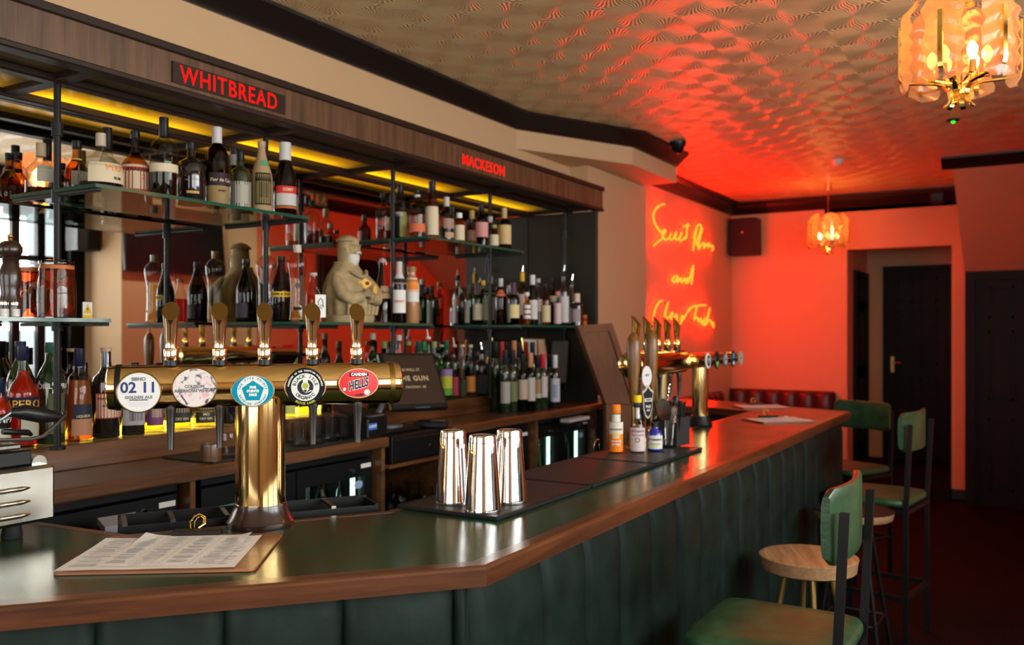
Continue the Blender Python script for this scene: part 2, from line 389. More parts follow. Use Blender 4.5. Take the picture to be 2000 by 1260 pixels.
def marble_badge():
    m, nt, b = nodes('floral_print'); N = nt.nodes; L = nt.links
    tc = N.new('ShaderNodeTexCoord'); n1 = N.new('ShaderNodeTexNoise'); n1.inputs['Scale'].default_value = 38; n1.inputs['Detail'].default_value = 3; n1.inputs['Distortion'].default_value = 1.2
    L.new(tc.outputs['Object'], n1.inputs[0]); cr = N.new('ShaderNodeValToRGB'); e = cr.color_ramp.elements
    e[0].position = .36; e[0].color = (.10, .06, .12, 1); e[1].position = .50; e[1].color = (.72, .68, .66, 1)
    q = cr.color_ramp.elements.new(.43); q.color = (.5, .46, .46, 1); q = cr.color_ramp.elements.new(.62); q.color = (.70, .62, .60, 1); q = cr.color_ramp.elements.new(.70); q.color = (.68, .25, .32, 1)
    L.new(n1.outputs[0], cr.inputs[0]); L.new(cr.outputs[0], b.inputs['Base Color']); b.inputs['Roughness'].default_value = .2
    return m
floral = marble_badge()
em_neon = emis('neon_tube_light', (1.0, .0070, .0005), 90.0)
em_red = emis('red_letter_light', (1.0, .006, .004), 1.6)
em_yellow = emis('yellow_led_light', (1.0, .50, .008), 1.15)
em_ledge = emis('ledge_led_light', (1.0, .62, .05), 7.0)
em_bulb = emis('bulb_light', (1.0, .50, .17), 7.0)
em_green = emis('green_led', (.02, 1.0, .05), 2.0)
em_exit = pm('exit_sign_green', (.0, .30, .12), .4)
em_fridge = emis('fridge_lamp', (.60, 1.0, .80), 3.0)
em_white = emis('white_indicator', (1, .9, .8), 1.2)
def leaf_mat():
    m = bpy.data.materials.new('frosted_acrylic'); m.use_nodes = True; nt = m.node_tree; nt.nodes.clear(); N = nt.nodes; L = nt.links
    t = N.new('ShaderNodeBsdfTranslucent'); t.inputs[0].default_value = (.42, .25, .14, 1)
    d = N.new('ShaderNodeBsdfDiffuse'); d.inputs[0].default_value = (.42, .25, .14, 1)
    tr = N.new('ShaderNodeBsdfTransparent'); tr.inputs[0].default_value = (1, .88, .72, 1)
    g = N.new('ShaderNodeBsdfGlossy'); g.inputs['Roughness'].default_value = .25
    a = N.new('ShaderNodeMixShader'); a.inputs[0].default_value = .35; L.new(t.outputs[0], a.inputs[1]); L.new(d.outputs[0], a.inputs[2])
    b = N.new('ShaderNodeMixShader'); b.inputs[0].default_value = .25; L.new(a.outputs[0], b.inputs[1]); L.new(tr.outputs[0], b.inputs[2])
    c = N.new('ShaderNodeMixShader'); c.inputs[0].default_value = .06; L.new(b.outputs[0], c.inputs[1]); L.new(g.outputs[0], c.inputs[2])
    o = N.new('ShaderNodeOutputMaterial'); L.new(c.outputs[0], o.inputs[0]); return m
leafm = leaf_mat()
# ================================================================== SETTING
ZC = 2.97
def wallbox(name, a, b, m=wall, smooth=None): return struct(MB().box(a, b).build(name, m, None, smooth))
wallbox('floor', (-2.6, -1.9, -.1), (9.43, 2.95, 0), floor_m)
struct(MB().box((-2.6, -1.9, ZC), (9.5, 3.0, ZC+.1)).build('ceiling', ceil_m, None, None))
wallbox('wall_left', (-2.6, 2.9, 0), (5.6, 3.0, ZC))
wallbox('wall_back_bar', (-2.6, 2.86, 2.44), (5.6, 2.9, ZC))
wallbox('wall_neon', (5.6, 2.86, 0), (9.5, 3.0, ZC))
wallbox('wall_pilaster', (5.6, 2.72, 0), (6.67, 2.86, ZC-.001))
wallbox('wall_back_end', (-2.6, -1.9, 0), (-2.4, 2.9, .9)); wallbox('wall_back_end', (-2.6, -1.9, 2.65), (-2.4, 2.9, ZC))
wallbox('wall_back_end', (-2.6, -1.9, .9), (-2.4, -1.2, 2.65)); wallbox('wall_back_end', (-2.6, 2.2, .9), (-2.4, 2.9, 2.65))
# wall with the street windows
wallbox('wall_right', (-2.4, -1.9, 0), (4.9, -1.7, 1.12)); wallbox('wall_right', (-2.4, -1.9, 2.75), (4.9, -1.7, ZC))
wallbox('wall_right', (-2.4, -1.9, 1.12), (-.6, -1.7, 2.75))
for x in (.92, 2.42, 3.93): wallbox('wall_right', (x, -1.75, 1.12), (x+.16, -1.62, 2.75), doorm)
wallbox('wall_right', (4.76, -1.75, 1.12), (4.9, -1.62, 2.75), doorm)
# two nearer pieces of the same wall
wallbox('wall_right_near', (4.9, -1.9, 0), (6.03, -1.1, ZC))
wallbox('wall_right_far', (6.03, -1.9, 0), (9.5, -.65, ZC))
# windows
def window(name, x0, x1):
    t = struct(thing(name, None, None, (0, 0, 0)))
    b = MB(); 
    for a in ((x0, x0+.05), (x1-.05, x1)): b.box((a[0], -1.74, 1.13), (a[1], -1.69, 2.73))
    b.box((x0, -1.74, 1.13), (x1, -1.69, 1.19)); b.box((x0, -1.74, 2.67), (x1, -1.69, 2.73)); b.box((x0, -1.74, 2.20), (x1, -1.69, 2.25))
    for k in (1, 2): b.box((x0+(x1-x0)*k/3-.035, -1.74, 1.19), (x0+(x1-x0)*k/3+.035, -1.69, 2.67))
    b.build('window_frame', doorm, t, None)
    MB().box((x0+.05, -1.72, 1.19), (x1-.05, -1.712, 2.67)).build('window_pane', g_pane, t, None)
for i, (a, b_) in enumerate(((-.58, .92), (1.08, 2.42), (2.58, 3.93), (4.09, 4.76))): window('window_%d' % (i+1), a, b_)
t = struct(thing('window_5', None, None))
b = MB(); 
for y in (-1.2, -.64, -.09, 0.47, 1.02, 1.58, 2.12): b.box((-2.5, y, .9), (-2.44, y+.08, 2.65))
b.box((-2.5, -1.2, .9), (-2.44, 2.2, .96)); b.box((-2.5, -1.2, 2.59), (-2.44, 2.2, 2.65)); b.build('window_frame', doorm, t, None)
# far wall with the opening to the lobby
XF = 9.43
wallbox('wall_far', (XF, 1.68, 0), (XF+.2, 2.9, ZC)); wallbox('wall_far', (XF, .73, 2.42), (XF+.2, 1.68, ZC)); wallbox('wall_far', (XF, -.7, 0), (XF+.2, .73, ZC))
wallbox('wall_lobby_left', (XF+.2, 1.68, 0), (10.7, 1.9, 2.8)); wallbox('wall_lobby_right', (XF+.2, .5, 0), (10.7, .73, 2.8))
wallbox('wall_lobby_end', (10.62, .6, 0), (10.8, 1.9, 2.8)); wallbox('ceiling_lobby', (XF, .6, 2.8), (10.8, 1.9, 2.9))
wallbox('floor_lobby', (XF+.02, .73, 0), (10.62, 1.68, .19), floor_m)
struct(MB().box((XF-.28, .73, 0), (XF+.02, 1.68, .10)).build('floor_step', floor_m, None, None))
# stair soffit above the right hand door
MB_ = MB().add([(7.86,-.65,2.88),(7.86,.6,2.88),(9.16,.6,2.12),(9.16,-.65,2.12),(7.86,-.65,ZC),(7.86,.6,ZC),(9.43,.6,ZC),(9.43,-.65,ZC),(9.43,.6,2.12),(9.43,-.65,2.12)],
    [(0,1,2,3),(0,4,5,1),(1,5,6,8,2),(4,7,6,5),(3,2,8,9),(0,3,9,7,4)])
struct(MB_.build('wall_stair_soffit', wall, None, None))
# bulkhead over the end of the bar
bk = [(4.85, 2.86), (5.73, 2.44), (6.6, 2.44), (6.6, 2.86)]
struct(MB().prism(bk, 2.75, ZC-.001).build('ceiling_bulkhead', wall, None, None))
# cornices
def cornice(name, path, ztop=ZC, h=.10, p=.10):
    b = MB(); prof = [(0, 0), (0, -h), (.012, -h), (.02, -h+.016), (.035, -h+.028), (.065, -.04), (.085, -.028), (p, -.016), (p, 0)]
    k = p/.10; P = [Vector(q) for q in path]; n = len(P)
    rings = []
    for i, q in enumerate(P):
        d0 = (P[i]-P[i-1]).normalized() if i else (P[1]-P[0]).normalized(); d1 = (P[i+1]-P[i]).normalized() if i < n-1 else d0
        n0 = Vector((d0.y, -d0.x)); n1 = Vector((d1.y, -d1.x)); m = (n0+n1); m = m/(m.length**2)*2 if m.length > .01 else n0
        rings.append([(q.x+m.x*a*(k if a < p else 1), q.y+m.y*a*(k if a < p else 1), ztop+z) for a, z in prof])
    c = len(prof)
    vs = [v for r in rings for v in r]
    fs = [(j*c+i, (j+1)*c+i, (j+1)*c+(i+1) % c, j*c+(i+1) % c) for j in range(n-1) for i in range(c)]
    fs += [tuple(range(c)), tuple((n-1)*c+i for i in range(c-1, -1, -1))]
    return struct(b.add(vs, fs).build(name, cornice_m, None, 30))
cornice('trim_1', [(-2.4, 2.86), (4.85, 2.86), (5.73, 2.44), (6.6, 2.44)])
cornice('trim_2', [(6.68, 2.86), (XF, 2.86), (XF, -.65)], h=.13, p=.11)
cornice('trim_3', [(7.86, .68), (7.86, -.65)], h=.09, p=.09)
cornice('trim_4', [(7.9, -.65), (6.03, -.65), (6.03, -1.1), (4.9, -1.1), (4.9, -1.7), (-2.4, -1.7)], h=.11)
# skirtings
struct(MB().box((XF-.02, 1.68, 0), (XF, 2.86, .09)).box((XF-.02, .5, 0), (XF, .73, .09)).build('baseboard_far', cornice_m, None, None))
# panelled doors
def panel_door(name, M, wd, ht, cols, rows, handle=None, fw=.045, hz=.95):
    t = struct(thing(name, None, None)); t.matrix_world = M
    MB().box((-fw, -.03, 0), (0, .05, ht+fw)).box((wd, -.03, 0), (wd+fw, .05, ht+fw)).box((0, -.03, ht), (wd, .05, ht+fw)).build('door_frame', doorm, t, None)
    lf = MB().box((0, 0.005, 0), (wd, .04, ht)).build('door_leaf', doorm, t, None)
    for (x0, x1) in cols:
        for (z0, z1) in rows:
            b = MB(); e = .018
            b.hexa([(x0, .005, z0), (x1, .005, z0), (x1, .005, z0+e), (x0, .005, z0+e)], (0, -.012, 0)); b.hexa([(x0, .005, z1-e), (x1, .005, z1-e), (x1, .005, z1), (x0, .005, z1)], (0, -.012, 0))
            b.hexa([(x0, .005, z0), (x0+e, .005, z0), (x0+e, .005, z1), (x0, .005, z1)], (0, -.012, 0)); b.hexa([(x1-e, .005, z0), (x1, .005, z0), (x1, .005, z1), (x1-e, .005, z1)], (0, -.012, 0))
            b.box((x0+.035, -.002, z0+.035), (x1-.035, .006, z1-.035))
            b.build('door_panel', doorm, t, None)
    if handle:
        b = MB().bbox((handle-.02, -.012, hz), (handle+.02, .005, hz+.18), .004).cyl((handle, -.012, hz+.11), (handle, -.045, hz+.11), .008, n=8).cyl((handle, -.045, hz+.11), (handle+.09, -.045, hz+.11), .008, n=8)
        tag(b.build('door_handle', goldleg, t), 'brass lever handle')
    return t
rows = [(.20, .90), (1.04, 1.63), (1.72, 2.0)]
panel_door('door_1', Matrix.Translation((10.60, 1.46, .19)) @ Matrix.Rotation(-PI/2, 4, 'Z'), .66, 2.08, [(.09, .255), (.33, .50)], rows, .05)
panel_door('door_2', Matrix.Translation((9.14, .515, 0)) @ Matrix.Rotation(-PI/2, 4, 'Z'), .76, 2.06, [(.105, .31), (.45, .655)], [(.15, .80), (.97, 1.60), (1.71, 2.0)], None, .08)
panel_door('door_3', Matrix.Translation((9.80, 1.675, .19)), .70, 2.0, [(.1, .32), (.4, .62)], rows)
# mirror behind the bar
struct(MB().box((-1.6, 2.893, 1.16), (5.08, 2.8995, 2.36)).build('wall_mirror', mirror_m, None, None))
# ================================================================== BACK BAR
POST_X = [1.628, 2.483, 3.275, 4.126, 5.022]; YP = 2.60; ZU = 2.352; ZT = 2.494
t = thing('bar_canopy', 'long walnut canopy with red lit brewery names over the back bar shelves', 'canopy', (0, 0, 0))
MB().bbox((-2.3, 2.38, ZU+.012), (5.115, 2.402, ZT-.015), .002).bbox((5.09, 2.402, ZU+.012), (5.115, 2.855, ZT-.015), .002).build('fascia', canopy_w, t)
MB().bbox((-2.3, 2.37, ZT-.02), (5.125, 2.858, ZT+.008), .004).build('top_moulding', canopy_d, t)
MB().bbox((-2.3, 2.372, ZU-.006), (5.12, 2.43, ZU+.014), .004).build('front_rail', canopy_d, t)
tag(MB().bbox((-2.3, 2.575, ZU-.008), (5.09, 2.625, ZU+.02), .006).build('middle_rail', canopy_d, t))
MB().bbox((-2.3, 2.855, ZU-.012), (5.09, 2.892, ZU+.02), .004).build('rear_rail', canopy_d, t)
for x in [-1.8, -.94, -.08, .775] + POST_X: MB().bbox((x-.024, 2.41, ZU-.004), (x+.024, 2.87, ZU+.02), .003).build('cross_rail', canopy_d, t)
MB().box((-2.3, 2.40, 2.372), (5.09, 2.60, 2.380)).build('soffit_panel', soffit_m, t, None)
def led_mat():  # LED fall-off towards the front and bay ends is painted into the emission
    m, nt, b = nodes('yellow_panel_painted_glow'); N = nt.nodes; L = nt.links
    tc = N.new('ShaderNodeTexCoord'); sp = N.new('ShaderNodeSeparateXYZ'); L.new(tc.outputs['Generated'], sp.inputs[0])
    c1 = N.new('ShaderNodeValToRGB'); e = c1.color_ramp.elements; e[0].position = .25; e[0].color = (.03, .03, .03, 1); e[1].position = .93; e[1].color = (1, 1, 1, 1); q = e.new(.6); q.color = (.30, .30, .30, 1)
    L.new(sp.outputs[1], c1.inputs[0])
    c2 = N.new('ShaderNodeValToRGB'); e = c2.color_ramp.elements; e[0].position = 0; e[0].color = (.05, .05, .05, 1); e[1].position = 1; e[1].color = (.05, .05, .05, 1); q = e.new(.12); q.color = (1, 1, 1, 1); q = e.new(.75); q.color = (.75, .75, .75, 1)
    L.new(sp.outputs[0], c2.inputs[0])
    mu = N.new('ShaderNodeMath'); mu.operation = 'MULTIPLY'; L.new(c1.outputs[0], mu.inputs[0]); L.new(c2.outputs[0], mu.inputs[1])
    b.inputs['Base Color'].default_value = (.20, .16, .06, 1); b.inputs['Roughness'].default_value = .12
    b.inputs['Emission Color'].default_value = (1.0, .47, .004, 1); m2 = N.new('ShaderNodeMath'); m2.operation = 'MULTIPLY'; m2.inputs[1].default_value = 2.2; L.new(mu.outputs[0], m2.inputs[0]); L.new(m2.outputs[0], b.inputs['Emission Strength'])
    return m
ledm = led_mat(); _xs = [-2.3, -1.8, -.94, -.08, .775] + POST_X
for x0, x1 in zip(_xs, _xs[1:]): MB().box((x0+.022, 2.62, 2.366), (x1-.022, 2.86, 2.372)).build('light_panel', ledm, t, None)
b = MB().box((1.872, 2.374, 2.379), (2.362, 2.381, 2.447)); b.build('name_plate', canopy_d, t, None)
text('lettering', 'WHITBREAD', em_red, t, frame_m((2.112, 2.374, 2.410), (1, 0, 0)), .079, .0001, .001, 1.12, sx=.865)
text('lettering', 'MACKESON', em_red, t, frame_m((3.722, 2.379, 2.410), (1, 0, 0)), .073, .0001, .001, 1.12, sx=.93)
tag(t.children[-2], 'red lit name WHITBREAD'); tag(t.children[-1], 'red lit name MACKESON')
# end panel
t = tag(MB().bbox((5.06, 2.40, 1.14), (5.09, 2.892, ZU-.006), .003).build('end_panel', pm('dark_grey_panel', (.024, .018, .012), .55, spec=.3), None), 'dark grey brown panel closing the far end of the back bar', 'panel')
# posts
zb = 1.22
for i, x in enumerate([-.94, -.08, .775] + POST_X):
    if i < 2: continue
    vis = i >= 3
    o = MB().cyl((0, 0, 0), (0, 0, ZU-.008-zb), .0105, n=12)
    t = thing('shelf_post', ['', '', '', 'black shelf post left of the dark television reflection', 'black shelf post left of the stone bust', 'black shelf post between the stone bust and the till screen', 'black shelf post in front of the crowded whisky bottles', 'black shelf post against the dark end panel'][i] or 'black shelf post outside the picture on the left', 'post', (x, YP, zb), 0, 'black posts carrying the glass shelves')
    o.build('pole', blackm, t)
    for z in (.385, .78, .985): MB().cyl((0, 0, z-.02), (0, 0, z+.02), .0165, n=12).build('collar', blackm, t)
    MB().cyl((0, 0, 0), (0, 0, .01), .024, n=16).build('foot_flange', blackm, t)
def shelf(x0, x1, z, label, name='glass_shelf', br=True, dark=False):
    t = thing(name, label, 'shelf', (x0, 2.39, z), 0, 'glass shelves of the back bar')
    W = x1-x0
    MB().box((0, 0, -.010), (W, .44, 0)).build('glass_pane', g_shelf, t, None)
    b = MB().box((0, -.0015, -.0105), (W, 0, .0003)).box((0, .44, -.0105), (W, .4415, .0003)).box((-.0015, 0, -.0105), (0, .44, .0003)).box((W, 0, -.0105), (W+.0015, .44, .0003))
    b.build('glass_edge', edge_g, t, None)
    for x in (.012, W-.012):
        MB().bbox((x-.008, .0, -.022), (x+.008, .44, -.0108), .002).build('bracket', blackm, t, None)
    return t
Z1, Z2 = 2.020, 1.622
shelf(1.615, 2.50, Z1, 'upper glass shelf holding eleven spirit bottles under the left canopy sign')
shelf(3.262, 4.14, Z1, 'upper glass shelf with small whisky bottles under the right canopy sign')
shelf(.76, 1.665, Z2, 'lower glass shelf at the left edge with pickle jars and pepper mill')
shelf(2.44, 3.30, Z2, 'middle glass shelf with the stone bust and liqueur bottles')
t = shelf(4.10, 5.055, Z2, 'far glass shelf crowded with whisky bottles before the end panel')
# bottle ledge and back counter
ZL, ZB = 1.222, 1.142
t = thing('bottle_ledge', 'raised wooden ledge with yellow lit strip behind the front row of bottles', 'ledge', (0, 0, 0))
MB().bbox((-1.6, 2.66, ZB), (4.48, 2.69, ZL), .003).build('front_board', back_w, t)
MB().box((-1.6, 2.69, ZB), (4.48, 2.892, ZL-.012)).build('ledge_body', back_w, t, None)
MB().box((-1.6, 2.69, ZL-.012), (4.48, 2.892, ZL)).build('ledge_glass', pm('lit_ledge_glass', (.35, .28, .10), .12), t, None)
tag(MB().box((.4, 2.8865, ZL+.0005), (3.1, 2.8925, ZL+.018)).build('led_strip', em_ledge, t, None), 'yellow glowing light strip')
t = thing('back_counter', 'brown wooden back counter running below the bottle ledge', 'counter', (0, 0, 0))
for (x0, x1) in ((-2.3, 2.94), (3.41, 5.42)):
    MB().bbox((x0, 2.35, ZB-.042), (x1, 2.892, ZB), .006).build('counter_top', back_w, t)
MB().bbox((2.94, 2.35, 1.005), (3.41, 2.892, 1.022), .002).build('till_shelf', back_w, t)
for x in (-.6, .7, 1.95, 2.925, 3.415, 4.25, 5.0):
    MB().bbox((x-.011, 2.372, .02), (x+.011, 2.88, ZB-.043), .002).build('partition', back_w, t)
MB().box((-2.3, 2.80, 0), (5.4, 2.89, ZB-.044)).build('back_board', pm('dark_back_board', (.012, .007, .005), .6), t, None)
MB().box((2.936, 2.38, .70), (3.404, 2.79, .715)).build('glass_shelf_board', back_w, t, None)
# under counter fridges
def fridge(x0, x1, doors, label, lit=True):
    t = thing('bottle_fridge', label, 'fridge', (x0, 2.42, 0), 0, 'black bottle fridges below the back counter'); W = x1-x0
    b = MB().box((0, .04, .02), (W, .37, .06)).box((0, .04, 1.03), (W, .37, 1.06)).box((0, .04, .06), (.02, .37, 1.03)).box((W-.02, .04, .06), (W, .37, 1.03)).box((.02, .35, .06), (W-.02, .37, 1.03))
    b.build('cabinet', black, t, None)
    MB().bbox((0, 0, 1.062), (W, .04, 1.096), .004).build('top_grille', black, t)
    MB().box((0, .04, 1.06), (W, .37, 1.096)).build('cabinet_top', black, t, None)
    dw = W/doors
    for i in range(doors):
        a = i*dw; d = MB().box((a+.003, 0, .06), (a+.05, .035, 1.055)).box((a+dw-.05, 0, .06), (a+dw-.003, .035, 1.055)).box((a+.05, 0, .06), (a+dw-.05, .035, .12)).box((a+.05, 0, .985), (a+dw-.05, .035, 1.055)).build('fridge_door', black, t, None)
        MB().box((a+.05, .012, .12), (a+dw-.05, .018, .985)).build('door_glass', g_pane, d, None)
        MB().cyl((a+dw-.13, 0, 1.015), (a+dw-.13, -.008, 1.015), .010, n=12).build('door_lock', steel, d)
        if i == doors-1:
            MB().box((a+dw-.075, -.002, 1.018), (a+dw-.012, -.0005, 1.036)).build('name_sticker', white, t, None)
            bm = MB(); bm.lathe([(0, 1)], 20) if 0 else bm.add([(a+dw-.075+.028*math.cos(k*PI/8), .0105, 0.950+.017*math.sin(k*PI/8)) for k in range(16)], [tuple(range(15, -1, -1))])
            bm.build('oval_sticker', flat((.35, .5, .75)), d, None)
    tag(MB().box((dw-.072, .045, .10), (dw-.058, .06, 1.02)).box((W-.072, .045, .10), (W-.058, .06, 1.02)).build('fridge_lamp', em_fridge if lit else greybezel, t, None), 'pale green lit tube' if lit else None)
    MB().box((.022, .335, .07), (W-.022, .345, 1.025)).build('fridge_liner', flat((.45, .5, .47), .5), t, None)
    MB().box((.03, .08, .74), (W-.03, .34, .748)).build('wire_rack', steelb, t, None)
    return t
fridge(2.02, 2.91, 2, 'black glass door fridge below the counter left of the till niche')
fridge(3.44, 4.235, 2, 'black glass door fridge behind the steel shaker tins')
fridge(4.265, 4.985, 2, 'farthest black glass door fridge with lit green bottles inside')
fridge(.74, 1.93, 2, 'unlit black fridge under the counter behind the near beer tower', False)
# ================================================================== FRONT BAR
P0 = Vector((1.51, .96)); P1 = Vector((5.58, .97)); P2 = Vector((6.05, 2.0)); P3 = Vector((6.05, 2.70)); PL = Vector((.10, 2.195)); PLL = Vector((.10, 2.32))
outer = [PLL, PL, P0, P1, P2, P3]
inner = [Vector((5.46, 2.70)), Vector((5.46, 1.86)), Vector((5.30, 1.50)), Vector((1.84, 1.485)), Vector((1.32, 1.83)), Vector((1.28, 2.32))]
def offset(path, d):                                # d > 0 moves to the right of travel
    out = []
    for i, q in enumerate(path):
        d0 = (path[i]-path[i-1]).normalized() if i else (path[1]-path[0]).normalized(); d1 = (path[i+1]-path[i]).normalized() if i < len(path)-1 else d0
        n0 = Vector((d0.y, -d0.x)); n1 = Vector((d1.y, -d1.x)); m = n0+n1; out.append(q + m/(m.length**2)*2*d)
    return out
ZK = 1.11
bar = thing('bar_counter', 'bar counter with green varnished top, wooden edge and buttonless green leather panels', 'counter', (0, 0, 0))
o_in = offset(outer, -.042); i_in = offset(inner, -.028)
top = MB()
def strip(b, A, B, z0, z1, mi=0):                   # ribbon between two equal length paths
    for i in range(len(A)-1):
        q = [(*A[i], z1), (*A[i+1], z1), (*B[i+1], z1), (*B[i], z1)]
        b.hexa(q, (0, 0, z0-z1), mi)
b = MB(); b.prism([tuple(p) for p in o_in + i_in], ZK-.04, ZK-.0006); b.build('green_bar_top', bartop, bar, None)
def nosing(name, path, wd, h, mat, r=.008, sign=1):
    for i in range(len(path)-1):
        prof = [(0, -h), (0, -r), (.003, -.003), (r, 0), (wd, 0), (wd, -h)]
        rings = []
        for k in (i, i+1):
            rings.append([ (*offset(path, -a)[k], ZK+z) for a, z in prof])
        n = len(prof); vs = rings[0] + rings[1]
        fs = [(j, (j+1) % n, n+(j+1) % n, n+j) for j in range(n)] + [tuple(range(n-1, -1, -1)), tuple(range(n, 2*n))]
        d = (path[i+1]-path[i]).normalized()
        ang = math.atan2(d.y, d.x); mid = (path[i]+path[i+1])/2
        R = Matrix.Rotation(-ang, 4, 'Z') @ Matrix.Translation((-mid.x, -mid.y, 0))
        o = MB().add([tuple(R @ Vector(v)) for v in vs], fs).build(name, mat, bar, 25, (mid.x, mid.y, 0), (0, 0, ang))
nosing('wooden_edge', outer, .042, .042, nos_w)
nosing('inner_wooden_edge', inner, .028, .042, nos_w, .004)
# carcass and leather panels
face = offset(outer, -.062)
back = offset(inner, -.03)
MB().prism([tuple(p) for p in face + back], .0, ZK-.041).build('bar_carcass', pm('dark_carcass', (.010, .008, .007), .6), bar, None)
def leather_panel(a, c, s0, s1, z0=.06, z1=ZK-.043, th=.026):
    d = (c-a).normalized(); n = Vector((d.y, -d.x)); wd = s1-s0; bm = MB()
    nx, nz = 10, 14; vs = []
    for j in range(nz+1):
        z = z0 + (z1-z0)*j/nz
        for i in range(nx+1):
            x = i/nx
            e = min(x, 1-x)*wd; ez = min(z-z0, z1-z)
            p = th*(1-math.exp(-e/.010))*(1-math.exp(-(ez+.004)/.010)); p = max(p, 0)
            if i in (0, nx): p = 0.0
            # denser columns at the edges
            xx = .5-.5*math.cos(PI*x); xx = .35*x+.65*xx
            e = min(xx, 1-xx)*wd; p = th*(1-math.exp(-e/.009))*(1-math.exp(-(ez+.003)/.012))
            q = a + d*(s0 + xx*wd) + n*p
            vs.append((q.x, q.y, z))
    fs = [(j*(nx+1)+i, j*(nx+1)+i+1, (j+1)*(nx+1)+i+1, (j+1)*(nx+1)+i) for j in range(nz) for i in range(nx)]
    bm.add(vs, fs).build('leather_panel', uphol, bar, 80)
A, C = face[2], face[3]                             # long side, seams 0.225 m apart
L_ = (C-A).length; s = 1.836-A.x; 
leather_panel(A, C, .002, s)
while s < L_-.05: leather_panel(A, C, s, min(s+.2268, L_)); s += .2268
A, C = face[1], face[2]; L_ = (C-A).length          # short side
s = L_-.019+.0; leather_panel(A, C, s-.012, L_)
s = s-.012
while s > 0: leather_panel(A, C, max(0, s-.2245), s); s -= .2245
for k in (3, 4):
    A, C = face[k], face[k+1]; L_ = (C-A).length; n = max(1, round(L_/.225))
    for i in range(n): leather_panel(A, C, L_*i/n, L_*(i+1)/n)
# ================================================================== BEER TOWERS
DL = Vector((.752, -.659, 0)).normalized(); NL = Vector((-.659, -.752, 0)).normalized()
def handle(parent, M, mat=brass_p):
    """tap handle: barrel, collar, flared and slant-cut grip"""
    h = MB().lathe([(0, .0165), (.012, .0165)], 20, 0, M); h = h.build('tap_handle', black, parent)
    MB().lathe([(.012, .0155), (.014, .0165), (.038, .0165), (.040, .0155)], 20, 0, M).build('handle_barrel', mat, h)
    n = 24; vs = []; prof = [(.042, .0125), (.058, .0125), (.062, .0135), (.095, .016), (.130, .0195)]
    for z, r in prof:
        for i in range(n):
            a = 2*PI*i/n; vs.append((r*math.cos(a), r*math.sin(a), z + (0 if z < .13 else 1.15*r*math.sin(a))))
    fs = [(j*n+i, j*n+(i+1) % n, (j+1)*n+(i+1) % n, (j+1)*n+i) for j in range(len(prof)-1) for i in range(n)]
    MB().add(vs, fs, 0, M).build('handle_grip', mat, h)
    MB().add([vs[(len(prof)-1)*n+i] for i in range(n)], [tuple(range(n))], 0, M).build('handle_cap', brass_c, h)
    return h
def nozzle(parent, M, mat=steelb):
    o = MB().lathe([(-.052, .0125), (-.066, .0125), (-.072, .0105), (-.16, .007)][::-1], 16, 0, M).build('tap_nozzle', mat, parent)
    return o
T1 = Vector((1.549, 1.64, 0)); ZT1 = 1.452
tw = thing('beer_tower', 'brass beer tower with five taps standing at the bend of the bar', 'beer tower', (T1.x, T1.y, ZK), math.atan2(DL.y, DL.x))
Mx = Matrix.Rotation(PI/2, 4, 'Y')
zt = ZT1-ZK; R1 = .052
MB().lathe([(0, .079), (.006, .080), (.012, .080), (.016, .077), (.048, .063), (.055, .062)], 40).build('tower_base', pm('dark_brown_bakelite', (.022, .008, .006), .22, coat=.4), tw)
MB().lathe([(.055, .0595), (zt-.03, .0595)], 48).build('tower_column', brass, tw)
MB().lathe([(-.345, .04), (-.34, R1*.97), (-.33, R1), (.33, R1), (.34, R1*.97), (.345, .04)], 48, 0, Matrix.Translation((0, 0, zt)) @ Mx).build('tower_tube', brass, tw)
for s_ in (-.318, .318): MB().lathe([(s_-.006, R1+.002), (s_+.006, R1+.002)], 48, 0, Matrix.Translation((0, 0, zt)) @ Mx).build('tube_ring', brass_c if s_ > 0 else black, tw)
hs = [-.205, -.095, .010, .125, .235]
for x in hs: handle(tw, Matrix.Translation((x, .0, zt+R1-.002)))
for x in hs: nozzle(tw, Matrix.Translation((x, -.012, zt+.012)), darksteel)
def disc(b, cx, cz, rx, rz, y, n=36, mi=0, M=None, flip=False):
    vs = [(cx+rx*math.cos(2*PI*k/n), y, cz+rz*math.sin(2*PI*k/n)) for k in range(n)]
    return b.add(vs, [tuple(range(n))], mi, M)
def plate(cx, cz, rx, rz, y0, th, n=40):             # elliptical plate, front at y0, thickness th behind
    b = MB(); e = .0018
    rings = [(y0+th, 1), (y0+e, 1), (y0, 1-e/rx)]
    vs = [(cx+rx*k*math.cos(2*PI*i/n), y, cz+rz*k*math.sin(2*PI*i/n)) for y, k in rings for i in range(n)]
    fs = [(j*n+i, j*n+(i+1) % n, (j+1)*n+(i+1) % n, (j+1)*n+i) for j in range(2) for i in range(n)] + [tuple(2*n+i for i in range(n)), tuple(range(n-1, -1, -1))]
    return b.add(vs, fs)
def badge(parent, x, z, rx, rz, mat, rim=None, y=-.068, name='badge', th=.008):
    MB().cyl((x, y+th, z), (x, -.035, z), .012, n=12).build('badge_stem', brass, parent)
    if rim: plate(x, z, rx, rz, y+.001, th, 40).build('badge_rim', rim, parent); rx -= .0022; rz -= .0022
    return plate(x, z, rx, rz, y, th-.001, 40).build(name, mat, parent)
def bt(parent, s, x, z, size, mat, y=-.0685, **k): return text('lettering', s, mat, parent, frame_m((x, y, z), (1, 0, 0)), size, k.pop('bold', .0004), .0002, **k)
